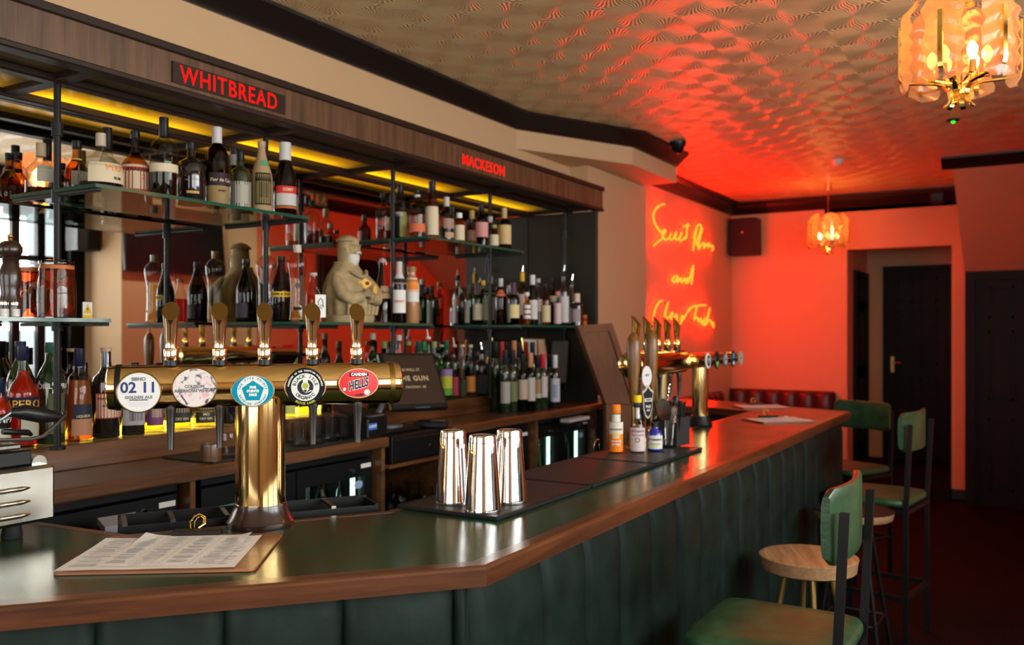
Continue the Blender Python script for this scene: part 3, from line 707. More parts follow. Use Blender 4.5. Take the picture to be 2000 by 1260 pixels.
def ring_text(parent, s, x, z, r, size, mat, a0, a1, y=-.0685, flip=False):
    n = len(s)
    vs = []; fs = []
    for i, ch in enumerate(s):
        if ch == ' ': continue
        a = math.radians(a0 + (a1-a0)*(i/(n-1)))
        me = textmesh(ch, size, .0003, 0)
        rot = a - PI/2 if not flip else a + PI/2
        b0 = len(vs)
        for v in me.vertices:
            p = Vector((v.co.x, v.co.y, 0)); p.rotate(Euler((0, 0, rot)))
            vs.append((x + r*math.cos(a) + p.x, y, z + r*math.sin(a) + p.y))
        for p in me.polygons: fs.append(tuple(b0+i for i in p.vertices))
        bpy.data.meshes.remove(me)
    return MB().add(vs, fs).build('ring_lettering', mat, parent, None)
bx = [-.270, -.150, -.020, .1015, .2300]; gb = flat((.62, .42, .22), .3, .8)
badge(tw, bx[0], zt-.008, .0485, .0475, flat((.72, .72, .72), .15), brass_c)
bt(tw, 'BBNO', bx[0], zt+.022, .011, txtgrey); bt(tw, '02 11', bx[0], zt+.002, .034, txtblue, bold=.0008); bt(tw, 'GOLDEN ALE', bx[0], zt-.0195, .0090, txtgrey, sp=1.1); bt(tw, 'CASCADE & MOSAIC', bx[0], zt-.0255, .0042, txtgrey)
MB().box((bx[0]-.022, -.0684, zt-.0325), (bx[0]+.022, -.0681, zt-.0322)).box((bx[0]-.022, -.0684, zt-.0362), (bx[0]+.022, -.0681, zt-.0359)).box((bx[0]-.018, -.0684, zt-.0395), (bx[0]+.018, -.0681, zt-.0392)).build('ruled_lines', txtgrey, tw, None)
badge(tw, bx[1], zt-.000, .0505, .0475, floral, brass_c)
bt(tw, 'COLESON', bx[1], zt+.003, .0095, txtgrey); bt(tw, 'AMERICAN WHEAT', bx[1], zt-.007, .0100, txtgrey, bold=.0004)
badge(tw, bx[2], zt-.010, .0505, .0385, flat((.0, .25, .42), .15), gb)
cream = flat((.70, .72, .68), .2)
b = MB(); disc(b, bx[2], zt-.010, .0355, .0355, -.0683); b.build('cream_ring', cream, tw, None)
b = MB().add([(bx[2]+.0265*math.sin(2*PI*k/5)*(1 if 1 else 1), -.0685, zt-.011+.026*math.cos(2*PI*k/5)) for k in range(5)][::-1], [(0, 1, 2, 3, 4)]); b.build('pentagon', flat((.0, .27, .40), .2), tw, None)
for j, s_ in enumerate(('FIVE', 'POINTS', 'PALE')): bt(tw, s_, bx[2], zt-.0015-j*.0088, .0080, txtwhite, y=-.0688, bold=.0006)
ring_text(tw, 'THE FIVE POINTS', bx[2], zt-.010, .0300, .0065, flat((.0, .25, .42)), 170, 10); ring_text(tw, 'BREWING COMPANY', bx[2], zt-.010, .0312, .0058, flat((.0, .25, .42)), 200, 340, flip=True)
badge(tw, bx[3], zt-.003, .0500, .0400, flat((.012, .012, .016), .12), gb)
plate(bx[3], zt-.003, .0455, .0465, -.0684, .006).build('badge_disc', flat((.012, .012, .016), .12), tw)
b = MB(); disc(b, bx[3], zt-.003, .0335, .0335, -.0687); b.build('cream_disc', cream, tw, None)
b = MB(); disc(b, bx[3], zt-.003, .0190, .0190, -.0690); b.build('dark_disc', flat((.02, .02, .03)), tw, None)
b = MB(); disc(b, bx[3], zt-.000, .0095, .0095, -.0694); b.build('cream_flower', cream, tw, None); b = MB(); disc(b, bx[3], zt-.000, .0070, .0070, -.0697); b.build('lime_flower', flat((.38, .42, .04)), tw, None)
b = MB()
for a in (-55, -25, 25, 55): 
    an = math.radians(a); b.add([(bx[3], -.0693, zt-.018), (bx[3]+.017*math.sin(an)-.002, -.0693, zt-.018+.013*math.cos(an)), (bx[3]+.018*math.sin(an)+.002, -.0693, zt-.020+.014*math.cos(an))], [(0, 1, 2)])
b.box((bx[3]-.006, -.0693, zt+.008), (bx[3]+.006, -.0691, zt+.017)); b.build('thistle_leaves', cream, tw, None)
ring_text(tw, 'BLACK ISLE', bx[3], zt-.003, .0262, .0110, flat((.02, .02, .03)), 165, 15, y=-.0690); ring_text(tw, 'ORGANIC', bx[3], zt-.003, .0262, .0110, flat((.02, .02, .03)), 225, 315, y=-.0690, flip=True)
ring_text(tw, 'PRODUCED IN THE SCOTTISH HIGHLANDS', bx[3], zt-.003, .0395, .0052, cream, 175, 5, y=-.0690); ring_text(tw, 'BLONDE LAGER', bx[3], zt-.003, .0395, .0072, flat((.38, .42, .04)), 238, 302, y=-.0690, flip=True)
badge(tw, bx[4], zt+.004, .0500, .0375, flat((.72, .02, .03), .12), gb)
MB().bbox((bx[4]-.023, -.0690, zt+.0205), (bx[4]+.023, -.0684, zt+.0305), .0003).build('black_strip', flat((.02, .02, .02)), tw, None)
bt(tw, 'CAMDEN', bx[4], zt+.0255, .0092, txtwhite, y=-.0693, bold=.0006)
bt(tw, 'HELLS', bx[4]-.0005, zt+.0012, .0300, txtwhite, y=-.0688, sx=.60, bold=.0022, shear=.25); bt(tw, 'HELLS', bx[4]-.0005, zt+.0012, .0300, flat((.02, .02, .03)), y=-.0692, sx=.60, bold=.0008, shear=.25)
b = MB(); disc(b, bx[4]+.020, zt-.018, .0072, .0072, -.0688); disc(b, bx[4]-.035, zt-.010, .0040, .0040, -.0688); b.build('white_dots', cream, tw, None)
bt(tw, 'LAGER', bx[4]+.001, zt-.0245, .0070, txtblack, bold=.0004)
# far tower (two linked tubes along the counter)
t2 = thing('beer_tower', 'brass beer tower with five slim taps near the far end of the bar', 'beer tower', (4.37, 1.49, ZK))
MB().lathe([(0, .062), (.006, .064), (.012, .062), (.042, .046), (.05, .045)], 32).build('tower_base', black, t2)
MB().lathe([(.05, .041), (.31, .041)], 32).build('tower_column', brass, t2)
zz = .335
MB().lathe([(-.95, .03), (-.94, .055), (-.92, .058), (-.36, .058), (-.33, .052), (-.31, .036)], 36, 0, Matrix.Translation((0, -.02, zz)) @ Mx).build('tower_tube', brass, t2)
MB().lathe([(-.32, .036), (.33, .036), (.335, .02)], 32, 0, Matrix.Translation((0, -.06, zz)) @ Mx).build('badge_tube', brass, t2)
MB().lathe([(.05, .038), (zz-.03, .038)], 24, 0, Matrix.Translation((-.60, -.02, 0))).lathe([(0, .058), (.01, .058), (.04, .042)], 24, 0, Matrix.Translation((-.60, -.02, 0))).build('rear_column', pm('dark_brass', (.25, .17, .07), .3, 1.0), t2)
for i in range(5): handle(t2, Matrix.Translation((-.875+i*.122, -.02, zz+.056)) @ Matrix.Rotation(-.03, 4, 'Y'), gold)
for i in range(5): nozzle(t2, Matrix.Translation((-.875+i*.122, -.03, zz+.0)), darksteel)
bc = [((.70, .70, .68), 'round'), ((.02, .02, .02), 'green'), ((.10, .09, .10), 'round'), ((.02, .03, .05), 'blue'), ((.30, .32, .20), 'round')]
for i, (c, k) in enumerate(bc):
    x = -.22+i*.135; y = -.112
    MB().cyl((x, y, zz), (x, -.08, zz), .008, n=8).build('badge_stem', brass, t2)
    bd = plate(x, zz, .036, .038 if k == 'round' else .043, y-.006, .006, 28).build('badge', flat(c, .2), t2)
    if k == 'green': MB().add([(x-.026, y-.0066, zz-.008), (x+.026, y-.0066, zz-.008), (x, y-.0066, zz-.040)], [(0, 2, 1)]).build('green_leaf_print', flat((.15, .45, .08)), bd, None)
    if k == 'blue': b = MB(); disc(b, x, zz+.016, .014, .014, y-.0066, 16); b.build('blue_print', flat((.05, .35, .6)), bd, None); b = MB(); disc(b, x, zz-.022, .016, .010, y-.0066, 16); b.build('white_print', cream, bd, None)
    if k == 'round': b = MB(); disc(b, x, zz, .026, .028, y-.0066, 20); b.build('ring_print', flat((.04, .04, .05) if i == 0 else (.35, .34, .34)), bd, None); bt(bd, 'TP' if i == 0 else 'IPA', x, zz, .030 if i == 0 else .016, cream if i == 0 else txtblack, y=y-.0072)
# hand pumps
def hand_pump(x, y, clip, label, hz=.335):
    t = thing('hand_pump', label, 'beer pump', (x, y, ZK), 0)
    MB().lathe([(0, .034), (.01, .034), (.014, .028), (.075, .024), (.085, .014)], 20).build('pump_base', brass, t)
    MB().lathe([(.085, .010), (.20, .010)], 12).build('pump_rod', brass, t)
    MB().lathe([(.19, .013), (.20, .016), (.25, .019), (.33, .0255), (.40, .0285), (.44, .0265), (.465, .020), (.478, .010)], 28).build('pump_handle', pumpwood, t)
    MB().lathe([(.476, .009), (.482, .010), (.488, .0065), (.50, .008), (.505, .004)], 16).build('finial', brass, t)
    return t
h1 = hand_pump(3.300, 1.400, 0, 'wooden hand pump nearest the shaker tins with two stacked clips')
h2 = hand_pump(3.425, 1.375, 0, 'wooden hand pump beside the far brass taps')
h1.scale = (1, 1, .98)
cb = thing('pump_clip', 'white oval and black shield pump clips above the bitters bottles', 'pump clip', (3.325, 1.352, ZK))
Mc = Matrix.Rotation(-.35, 4, 'Z')
MB().cyl((.0, .012, .0), (.0, .012, .30), .006, n=8).build('clip_rod', brass, cb)
plate(0, .295, .030, .042, 0, .004, 32).build('oval_clip', flat((.66, .64, .66), .3), cb)
bt(cb, 'REST', 0, .30, .012, txtgrey, y=-.0008)
sh = [(-.034, .235), (-.016, .245), (0, .262), (.016, .245), (.034, .235), (.028, .205), (.027, .165), (.014, .135), (0, .125), (-.014, .135), (-.027, .165), (-.028, .205)]
def shield(k, y, m, nm): n = len(sh); b = MB().add([(x*k, y, .19+(z-.19)*k) for x, z in sh] + [(x*k, y+.004, .19+(z-.19)*k) for x, z in sh], [tuple(range(n-1, -1, -1)), tuple(range(n, 2*n))] + [(i, (i+1) % n, n+(i+1) % n, n+i) for i in range(n)]); b.build(nm, m, cb, None)
shield(1, -.004, flat((.55, .53, .52), .3), 'shield_clip'); shield(.86, -.0048, flat((.02, .02, .02), .3), 'shield_face')
MB().box((-.022, -.0056, .195), (.022, -.005, .208)).build('name_band', cream, cb, None); bt(cb, 'TRUMAN', 0, .2015, .009, txtblack, y=-.006, sx=.9)
bt(cb, 'PALE', 0, .175, .014, txtwhite, y=-.0052); bt(cb, 'ALE', 0, .160, .012, txtwhite, y=-.0052)
cb.rotation_euler = (0, 0, -.30)
# ================================================================== THINGS ON THE BAR
b0 = [(1.88, 2.42), (2.428, 2.94), (2.948, 3.44)]
for i, (x0, x1) in enumerate(b0):
    t = thing('bar_mat', ['nearest black rubber bar mat, under the steel shaker tins', 'middle black rubber bar mat, lying empty', 'farthest black rubber bar mat, under the bitters bottles'][i], 'bar mat', (x0, 1.163, ZK+.0005), 0, 'black rubber bar mats')
    W = x1-x0; MB().bbox((0, 0, 0), (W, .315, .006), .002).build('mat_base', rubber, t)
    MB().box((.010, .010, .006), (W-.010, .305, .0085)).build('mat_grid', matm, t, None)
    MB().box((0, 0, .006), (W, .006, .0095)).box((0, .309, .006), (W, .315, .0095)).box((0, .006, .006), (.006, .309, .0095)).box((W-.006, .006, .006), (W, .309, .0095)).build('mat_rim', rubber, t, None)
ZM = ZK+.0095
def shaker():
    t = thing('cocktail_shaker', '', 'shaker', (0, 0, 0), 0, 'steel shaker tins upside down')
    MB().lathe([(0, .0475), (.003, .0485), (.008, .0485), (.012, .0478), (.150, .0375), (.178, .0362), (.180, .0355), (.192, .0350), (.197, .0335), (.1975, .030), (.1955, .028), (.1955, .001)], 48).build('tin_body', steel, t, 50)
    MB().lathe([(.1785, .0364), (.1800, .0364)], 48, cap=False).build('weld_line', darksteel, t)
    return t
s1 = shaker()
for i, (x, y, l) in enumerate(((1.98, 1.365, 'steel shaker tin, the left one of the three'), (1.925, 1.235, 'steel shaker tin standing in front of the other two'), (2.065, 1.240, 'steel shaker tin, the right one of the three'))):
    o = s1 if i == 0 else copy_tree(s1); o.location = (x, y, ZM); o['label'] = l; o.rotation_euler = (0, 0, i*1.1)
# clipboards
def clipboard(c, ang, wd, ht, label, sheets):
    t = thing('clipboard', label, 'clipboard', (c[0], c[1], ZK+.0005), ang)
    b = MB(); r = .012; poly = []
    for cx, cy_, a0 in ((wd/2-r, ht/2-r, 0), (-wd/2+r, ht/2-r, 90), (-wd/2+r, -ht/2+r, 180), (wd/2-r, -ht/2+r, 270)):
        for k in range(5): a = math.radians(a0+k*22.5); poly.append((cx+r*math.cos(a), cy_+r*math.sin(a)))
    b.prism(poly, 0, .005).build('board', clipwood, t)
    for k, (x, y, rz, w_, h_) in enumerate(sheets):
        n = 10; M = Matrix.Translation((x, y, .0055+k*.0012)) @ Matrix.Rotation(rz, 4, 'Z'); vs = []
        for j in range(n+1):
            for i in range(n+1):
                X = -w_/2+w_*i/n; Y = -h_/2+h_*j/n; e = max(0, abs(X)/(w_/2)-.75)*max(0, (Y/(h_/2))-.4)
                vs.append((X, Y, e*.05*(1 if k else .3)+.0004*math.sin(X*50)))
        fs = [(j*(n+1)+i, j*(n+1)+i+1, (j+1)*(n+1)+i+1, (j+1)*(n+1)+i) for j in range(n) for i in range(n)]
        sh_ = MB().add(vs, fs, 0, M).build('menu_sheet', paper, t)
        b = MB(); rr = random.Random(k+3)
        cols = 4 if wd > .25 else 2
        for ci in range(cols):
            xc = -w_/2 + w_*(ci+.5)/cols; cw = w_/cols*.36; y_ = h_/2-.02
            while y_ > -h_/2+.02:
                ll = cw*rr.uniform(.4, 1); b.box((xc-ll, y_, .0009), (xc+ll, y_+.0018, .0011), 0, M); y_ -= rr.choice((.0055, .0055, .0055, .012))
            if ci: b.box((-w_/2+w_*ci/cols-.0003, -h_/2+.015, .0009), (-w_/2+w_*ci/cols+.0003, h_/2-.015, .0011), 0, M)
        b.build('printed_text', flat((.40, .38, .38)), sh_, None)
    MB().bbox((-.055, ht/2-.022, .006), (.055, ht/2+.004, .018), .002).build('clip_jaw', flat((.02, .012, .01), .3), t)
    pts = [(-.018, ht/2+.0, .018), (-.022, ht/2+.012, .032), (-.012, ht/2+.016, .044), (.0, ht/2+.016, .048), (.012, ht/2+.014, .042), (.014, ht/2+.006, .028), (.0, ht/2+.0, .020)]
    MB().tube(pts, .0022, 8).tube([(x*.6, y+.006, z*.8+.004) for x, y, z in pts], .0018, 8).build('clip_wire', gold, t)
    return t
cA = Vector((1.013, 1.613)); cB = Vector((1.254, 1.316)); cC = Vector((1.484, 1.515)); cD = Vector((1.273, 1.859))
cc = (cA+cB+cC+cD)/4; ang = math.atan2((cB-cA).y+(cC-cD).y, (cB-cA).x+(cC-cD).x)
clipboard(cc, ang, .385, .315, 'wooden clipboard with white menu sheets on the near end of the bar', [(-.022, -.008, .0, .345, .27), (-.0, .006, -.05, .24, .27)])
clipboard((4.80, 1.20), -.78, .33, .235, 'small clipboard with white menus on the bar past the far beer tower', [(0, -.005, 0, .29, .20), (.01, 0, .05, .2, .2)])
clipboard((5.62, 1.52), -.95, .31, .225, 'farthest clipboard of menus, at the corner of the bar', [(0, -.005, 0, .28, .20)])
# ================================================================== BOTTLES
PROF = dict(
 bord=[(0,.86),(.012,1),(.60,1),(.655,.94),(.69,.72),(.72,.36),(.75,.12),(.79,.0),(.97,0),(.972,.05),(.995,.05),(1,0)],
 slope=[(0,.9),(.012,1),(.46,1),(.56,.88),(.66,.58),(.74,.30),(.82,.10),(.88,0),(.97,0),(.972,.05),(1,.04)],
 squat=[(0,.9),(.02,1),(.30,1),(.42,.95),(.50,.80),(.57,.52),(.63,.22),(.68,.06),(.72,0),(.97,0),(1,0)],
 round=[(0,.94),(.012,1),(.56,1),(.63,.96),(.68,.80),(.71,.48),(.735,.16),(.77,0),(1,0)],
 cone=[(0,.9),(.015,1),(.34,.92),(.52,.66),(.66,.38),(.80,.14),(.88,.0),(1,0)],
 taper=[(0,.88),(.015,.95),(.50,.80),(.68,.72),(.72,.45),(.75,.1),(.80,0),(1,0)],
 aperol=[(0,.86),(.012,.94),(.30,.90),(.50,1),(.56,.98),(.62,.70),(.67,.30),(.72,.10),(.80,.02),(1,0)],
 noilly=[(0,.84),(.012,.90),(.35,.95),(.56,1),(.64,.92),(.72,.60),(.78,.28),(.83,.05),(1,0)],
 deco=[(0,.72),(.012,.82),(.05,.74),(.30,.60),(.56,.66),(.66,.86),(.73,1),(.80,.98),(.86,.66),(.895,.15),(.905,0),(1,.12)],
 oval=[(0,.70),(.012,.78),(.10,.88),(.40,1),(.55,1),(.66,.86),(.74,.50),(.79,.14),(.83,0),(1,0)],
 crock=[(0,.94),(.012,1),(.66,1),(.74,.90),(.80,.58),(.84,.30),(.87,.26),(.93,.30),(.95,.36),(1,.30)],
 small=[(0,.92),(.02,1),(.52,1),(.60,.92),(.66,.62),(.70,.22),(.74,0),(1,0)])
BLOG = []
YFIX = {(80, 2.0): 2.74,(150, 2.0): 2.7,(210, 2.0): 2.72,(197, 2.0): 2.52,(264, 2.0): 2.557,(320, 2.0): 2.468,(373, 2.0): 2.52,(424, 2.0): 2.5,(457, 2.0): 2.7,(469, 2.0): 2.52,(511, 2.0): 2.5,(557, 2.0): 2.47,(749, 2.0): 2.666,(782, 2.0): 2.598,(815, 2.0): 2.5,(844, 2.0): 2.47,(872, 2.0): 2.5,(884, 2.0): 2.72,(897, 2.0): 2.47,(919, 2.0): 2.45,(922, 2.0): 2.714,(940, 2.0): 2.5,(957, 2.0): 2.577,(965, 2.0): 2.46,(985, 2.0): 2.5,(481, 1.6): 2.748,(520, 1.6): 2.741,(549, 1.6): 2.55,(581, 1.6): 2.468,(612, 1.6): 2.495,(747, 1.6): 2.55,(780, 1.6): 2.468,(804, 1.6): 2.492,(917, 1.6): 2.762,(933, 1.6): 2.7,(943, 1.6): 2.741,(957, 1.6): 2.632,(978, 1.6): 2.543,(994, 1.6): 2.721,(1003, 1.6): 2.461,(1020, 1.6): 2.721,(1029, 1.6): 2.461,(1040, 1.6): 2.502,(1051, 1.6): 2.68,(1066, 1.6): 2.468,(1079, 1.6): 2.687,(1089, 1.6): 2.461,(1101, 1.6): 2.502,(1117, 1.6): 2.55,(1127, 1.6): 2.441,(-2, 1.2): 2.741,(40, 1.2): 2.836,(45, 1.2): 2.752,(99, 1.2): 2.758,(140, 1.2): 2.84,(155, 1.2): 2.745,(207, 1.2): 2.75,(260, 1.2): 2.749,(299, 1.2): 2.76,(352, 1.2): 2.76,(399, 1.2): 2.76,(447, 1.2): 2.756,(500, 1.2): 2.76,(563, 1.2): 2.76,(598, 1.2): 2.76,(637, 1.2): 2.769,(728, 1.2): 2.741,(750, 1.2): 2.749,(779, 1.2): 2.749,(798, 1.2): 2.76,(817, 1.2): 2.749,(828, 1.2): 2.76,(836, 1.2): 2.829,(848, 1.2): 2.741,(862, 1.2): 2.829,(872, 1.2): 2.729,(887, 1.2): 2.741,(903, 1.2): 2.741,(919, 1.2): 2.729,(933, 1.2): 2.8,(941, 1.2): 2.741,(955, 1.2): 2.736,(979, 1.2): 2.729,(968, 1.1): 2.62,(980, 1.1): 2.63,(993, 1.1): 2.62,(1004, 1.1): 2.568,(1013, 1.1): 2.62,(1027, 1.1): 2.64,(1040, 1.1): 2.58,(1053, 1.1): 2.63,(987, 1.1): 2.5,(1001, 1.1): 2.49,(1021, 1.1): 2.46,(1036, 1.1): 2.447,(1049, 1.1): 2.454,(1060, 1.1): 2.45,(1073, 1.1): 2.486,(1084, 1.1): 2.43}
def bottle(u, Y, vtop, wpx, prof, g, cap, label, group, zs, capf=.12, liq=None, labs=(), sq=0, rn=.0135, base=None, rot=None, txt=None, capr=1.12, name='bottle', parts=(), dz=0):
    BLOG.append((u, Y, wpx, zs)); Y = YFIX.get((u, round(zs, 1)), Y)
    dx, dy = ray(u); d = Y/dy; X = d*dx
    Ht = H + (650-vtop)/F*d - zs; R = wpx/2*d/F; rn = min(rn, R*.8)
    P = [(z*Ht, rn+(R-rn)*k) for z, k in PROF[prof]]
    face_a = math.atan2(-Y, -X)                       # the side that looks at the room
    t = thing(name, label, 'bottle', (X, Y, zs+.0008+dz), face_a + PI/2 if rot is None else rot, group)
    kw = dict(sq=sq, a0=0)
    body = MB().lathe(P, 24 if not sq else 32, **kw).build('bottle_glass', GL[g] if isinstance(g, str) else g, t, 50)
    def rad(z):
        for (a, ra), (b_, rb) in zip(P, P[1:]):
            if a <= z <= b_: return ra + (rb-ra)*(z-a)/max(b_-a, 1e-6)
        return P[-1][1]
    if liq:
        m, lv = liq; lv *= Ht; Q = [(max(z, .006), r*.93) for z, r in P if z < lv] + [(lv, rad(lv)*.93)]
        MB().lathe(Q, 24 if not sq else 32, **kw).build('liquid', LIQ[m], t, 50)
    if cap:
        c, capmat = cap if isinstance(cap[0], (list, tuple)) else (cap, None)
        z0 = Ht*(1-capf); r0 = rad(z0+.004)*capr
        MB().lathe([(z0, r0*.96), (z0+.001, r0), (Ht+.0008, r0*.98), (Ht+.0015, r0*.9)], 20).build('cap', flat(c, .35, capmat or 0), t)
    for la in labs:                                  # (z0, z1, colour, arc degrees, centre degrees)
        z0, z1, c, arc, ca = (la + (150, 0))[:5] if len(la) < 5 else la[:5]
        z0 *= Ht; z1 *= Ht; n = max(6, int(arc/12)); m_ = 4; vs = []
        for j in range(m_+1):
            z = z0+(z1-z0)*j/m_; r = rad(z)+.0007
            for i in range(n+1):
                a = math.radians(-90+ca-arc/2+arc*i/n); cc_, ss = math.cos(a), math.sin(a); k = 1
                if sq: p = 2+6*sq; k = (abs(cc_)**p+abs(ss)**p)**(-1/p)
                vs.append((r*k*cc_, r*k*ss, z))
        fs = [(j*(n+1)+i, j*(n+1)+i+1, (j+1)*(n+1)+i+1, (j+1)*(n+1)+i) for j in range(m_) for i in range(n)]
        MB().add(vs, fs).build('paper_label', flat(c) if isinstance(c, tuple) else c, t, 50)
    for tx in (txt or ()):
        s_, zf, size, m_ = tx[:4]; ca = tx[4] if len(tx) > 4 else 0; wf = tx[5] if len(tx) > 5 else 1
        r = rad(zf*Ht)+.0014; a = math.radians(-90+ca)
        if sq: p = 2+6*sq; 
        M = frame_m((r*math.cos(a), r*math.sin(a), zf*Ht), (-math.sin(a), math.cos(a), 0))
        text('lettering', s_, m_, t, M, size*1.25, .0003, .0001, 1.0, None if sq else r, sx=wf)
    return t, Ht, R
G1 = 'bottles on the upper left glass shelf'; G2 = 'bottles on the upper right glass shelf'; G3 = 'bottles on the middle glass shelf'
G4 = 'bottles on the far glass shelf'; G5 = 'bottles along the lit ledge on the left'; G6 = 'bottles along the ledge on the right'; G7 = 'wine bottles on the back counter'
B = bottle
# --- upper left shelf
B(80, 2.74, 281, 58, 'squat', 'clear', CORKC if 0 else (.40,.30,.18), 'clear squat decanter bottle with pale cork, left of the near shelf post', G1, Z1, .26, ('dark', .12), [(.22,.55,(.45,.44,.36),80,25)])
B(150, 2.70, 277, 46, 'squat', 'amber', BK, 'amber whisky bottle with black cap, just right of the near shelf post', G1, Z1, .13, ('amber', .5), [(.66,.69,GOLDC,360,0),(.2,.45,(.25,.22,.15),90,20)])
B(210, 2.72, 251, 40, 'squat', 'clear', BK, 'clear bottle with tall black cap, behind the wide corked bottle', G1, Z1, .30, ('clear', .4))
B(197, 2.52, 262, 82, 'squat', 'clear', (.45,.36,.26), 'wide round clear rum bottle with cork and orange lettered label', G1, Z1, .22, ('dark', .14), [(.12,.46,CR,130,32)], txt=[('PYRAT',.36,.020,flat(OR),45),('RUM',.20,.010,txtblack,45)])
t_, h_, r_ = B(264, 2.50, 258, 59, 'squat', 'amber', BK, 'round whisky bottle with red edged ship label and black cap', G1, Z1, .11, ('amber', .46), [(.10,.50,(.42,.06,.04),150,5),(.12,.48,CR,146,5),(.68,.73,BK,360,0)], txt=[('12',.30,.016,txtred,25),('EDRADOUR',.40,.011,txtblack,10)])
B(320, 2.47, 231, 52, 'round', 'clear', BK, 'tall clear bottle with plain cream band over dark rum', G1, Z1, .24, ('dark', .30), [(.31,.41,CR,300,0)])
B(373, 2.52, 279, 54, 'round', 'dark', BK, 'dark square shouldered rum bottle with round gold medallion', G1, Z1, .12, None, [(.16,.20,GOLDC,50,8)])
t_ = COL.objects[-1]
B(424, 2.50, 250, 48, 'oval', 'brown', SIL, 'tall oval rum bottle with silver foil neck and black gold label', G1, Z1, .20, ('cognac', .78), [(.02,.26,(.28,.19,.08),150,25),(.26,.42,(.03,.015,.02),130,25)], txt=[('Flor de Cana',.33,.013,txtcream,25),('ANEJO',.20,.008,txtblack,25)])
B(457, 2.70, 289, 26, 'bord', 'smoke', BK, 'narrow bottle with black cap half hidden behind the olive rum bottle', G1, Z1, .10, None, [(.75,.9,(.3,.3,.28),360,0)])
B(469, 2.52, 297, 42, 'round', 'olive', BK, 'dark olive rum bottle with square cream portrait label', G1, Z1, .16, None, [(.07,.50,BK,130,10),(.08,.49,(.40,.38,.30),124,10),(.13,.44,GY,80,10)])
B(511, 2.50, 278, 42, 'slope', pm('tan_paper_wrap', (.38,.25,.13), .8), (.42,.30,.16), 'tan paper wrapped bottle with black and gold portrait label', G1, Z1, .06, None, [(.12,.56,BK,96,12),(.14,.54,(.30,.22,.06),84,12),(.22,.48,(.05,.04,.02),50,12),(.66,.74,(.10,.30,.16),70,30)])
B(557, 2.47, 280, 44, 'slope', 'brown', SIL, 'slim cognac bottle with long silver neck and red white label', G1, Z1, .24, ('cognac', .72), [(.14,.30,(.5,.48,.46),120,10),(.30,.40,RD,120,10),(.10,.13,(.4,.1,.02),130,10)], txt=[('REMY',.35,.013,txtcream,15)])
# --- upper right shelf
B(749, 2.52, 378, 32, 'round', 'clear', BK, 'clear embossed whisky bottle with black stopper, left of the post', G2, Z1, .12, ('cognac', .30), [(.18,.34,(.34,.20,.16),60,40)])
B(782, 2.52, 363, 25, 'slope', 'clear', BK, 'clear tapering bottle with long black cap and split olive label', G2, Z1, .16, ('dark', .12), [(.04,.46,BK,70,-40),(.04,.50,OLV,90,40),(.42,.50,(.4,.38,.36),90,-20)])
B(815, 2.50, 372, 34, 'round', 'clear', BK, 'clear embossed bottle with coral label and black stopper', G2, Z1, .07, ('amber', .12), [(.12,.29,(.62,.14,.06),130,0),(.86,.90,SIL,360,0)])
B(844, 2.47, 355, 27, 'slope', 'amber', BK, 'tallest bottle of the upper right shelf, cream label and yellow neck', G2, Z1, .19, ('yellow', .6), [(.07,.56,CR,130,0)])
B(872, 2.50, 386, 30, 'bord', 'clear', SIL, 'clear bottle with silver stopper and small tan label over dark whisky', G2, Z1, .20, ('dark', .34), [(.10,.22,TAN,80,30),(.3,.52,(.35,.22,.18),100,30)])
B(884, 2.72, 403, 20, 'bord', 'smoke', BK, 'dark capped bottle behind the silver stoppered one', G2, Z1, .2, None)
B(897, 2.47, 417, 22, 'small', 'amber', WH, 'small whisky bottle with white cap and cream label', G2, Z1, .16, ('amber', .4), [(.10,.60,CR,140,0)])
B(919, 2.45, 430, 24, 'small', 'amber', BK, 'small whisky bottle with black cap and brown label', G2, Z1, .15, ('amber', .4), [(.14,.56,BRN,140,0)])
B(922, 2.72, 412, 20, 'bord', 'smoke', GOLDC, 'gold capped bottle at the back, behind the small brown labelled one', G2, Z1, .2, None)
B(940, 2.50, 400, 28, 'bord', 'brown', BK, 'dark whisky bottle with pink label on the upper right shelf', G2, Z1, .16, ('dark', .5), [(.24,.58,PK,120,10)])
B(957, 2.74, 424, 18, 'small', 'clear', (.5,.45,.42), 'pale capped bottle behind the right shelf post', G2, Z1, .16, ('amber', .4))
B(965, 2.46, 440, 19, 'small', 'amber', OLV, 'small bottle with cream label just right of the post', G2, Z1, .14, ('amber', .4), [(.12,.58,CR,140,0)])
B(985, 2.50, 407, 28, 'round', 'brown', (.52,.36,.16), 'rounded whisky bottle with tan neck and tall cream label', G2, Z1, .24, ('cognac', .6), [(.16,.60,(.60,.44,.20),140,0)])
# --- middle shelf
B(481, 2.52, 507, 39, 'slope', 'smoke', BK, 'dark purple sloping bottle at the left end of the middle shelf', G3, Z2, .10, ('dark', .62), [(.07,.30,(.06,.05,.07),90,-40)])
B(520, 2.74, 485, 40, 'deco', 'clear', GOLDC, 'clear waisted bottle with gold cap behind the shelf post', G3, Z2, .10, ('clear', .5))
B(549, 2.50, 502, 38, 'slope', 'smoke', BK, 'dark navy bottle crossed by a narrow yellow label', G3, Z2, .08, ('dark', .62), [(.38,.46,YE,150,0)], txt=[('KAMM & SONS',.42,.011,txtblack,0)])
B(581, 2.47, 480, 41, 'deco', 'clear', (.55,.48,.36), 'tall fluted waisted clear bottle with pewter cap, left of the stone bust', G3, Z2, .095, ('yellow', .56), [(.22,.60,(.06,.03,.03),22,28),(.15,.19,BK,60,0),(.44,.50,(.10,.08,.07),40,5)])
B(612, 2.48, 534, 30, 'slope', 'clear', (.5,.45,.38), 'red aperitif bottle with white card showing a drawn face', G3, Z2, .05, ('red', .55))
o = thing('label_card', 'white card with black face drawing hung on the red aperitif bottle', 'card', (at(626, 600, Y=2.44).x, 2.44, Z2+.0605), -.55)
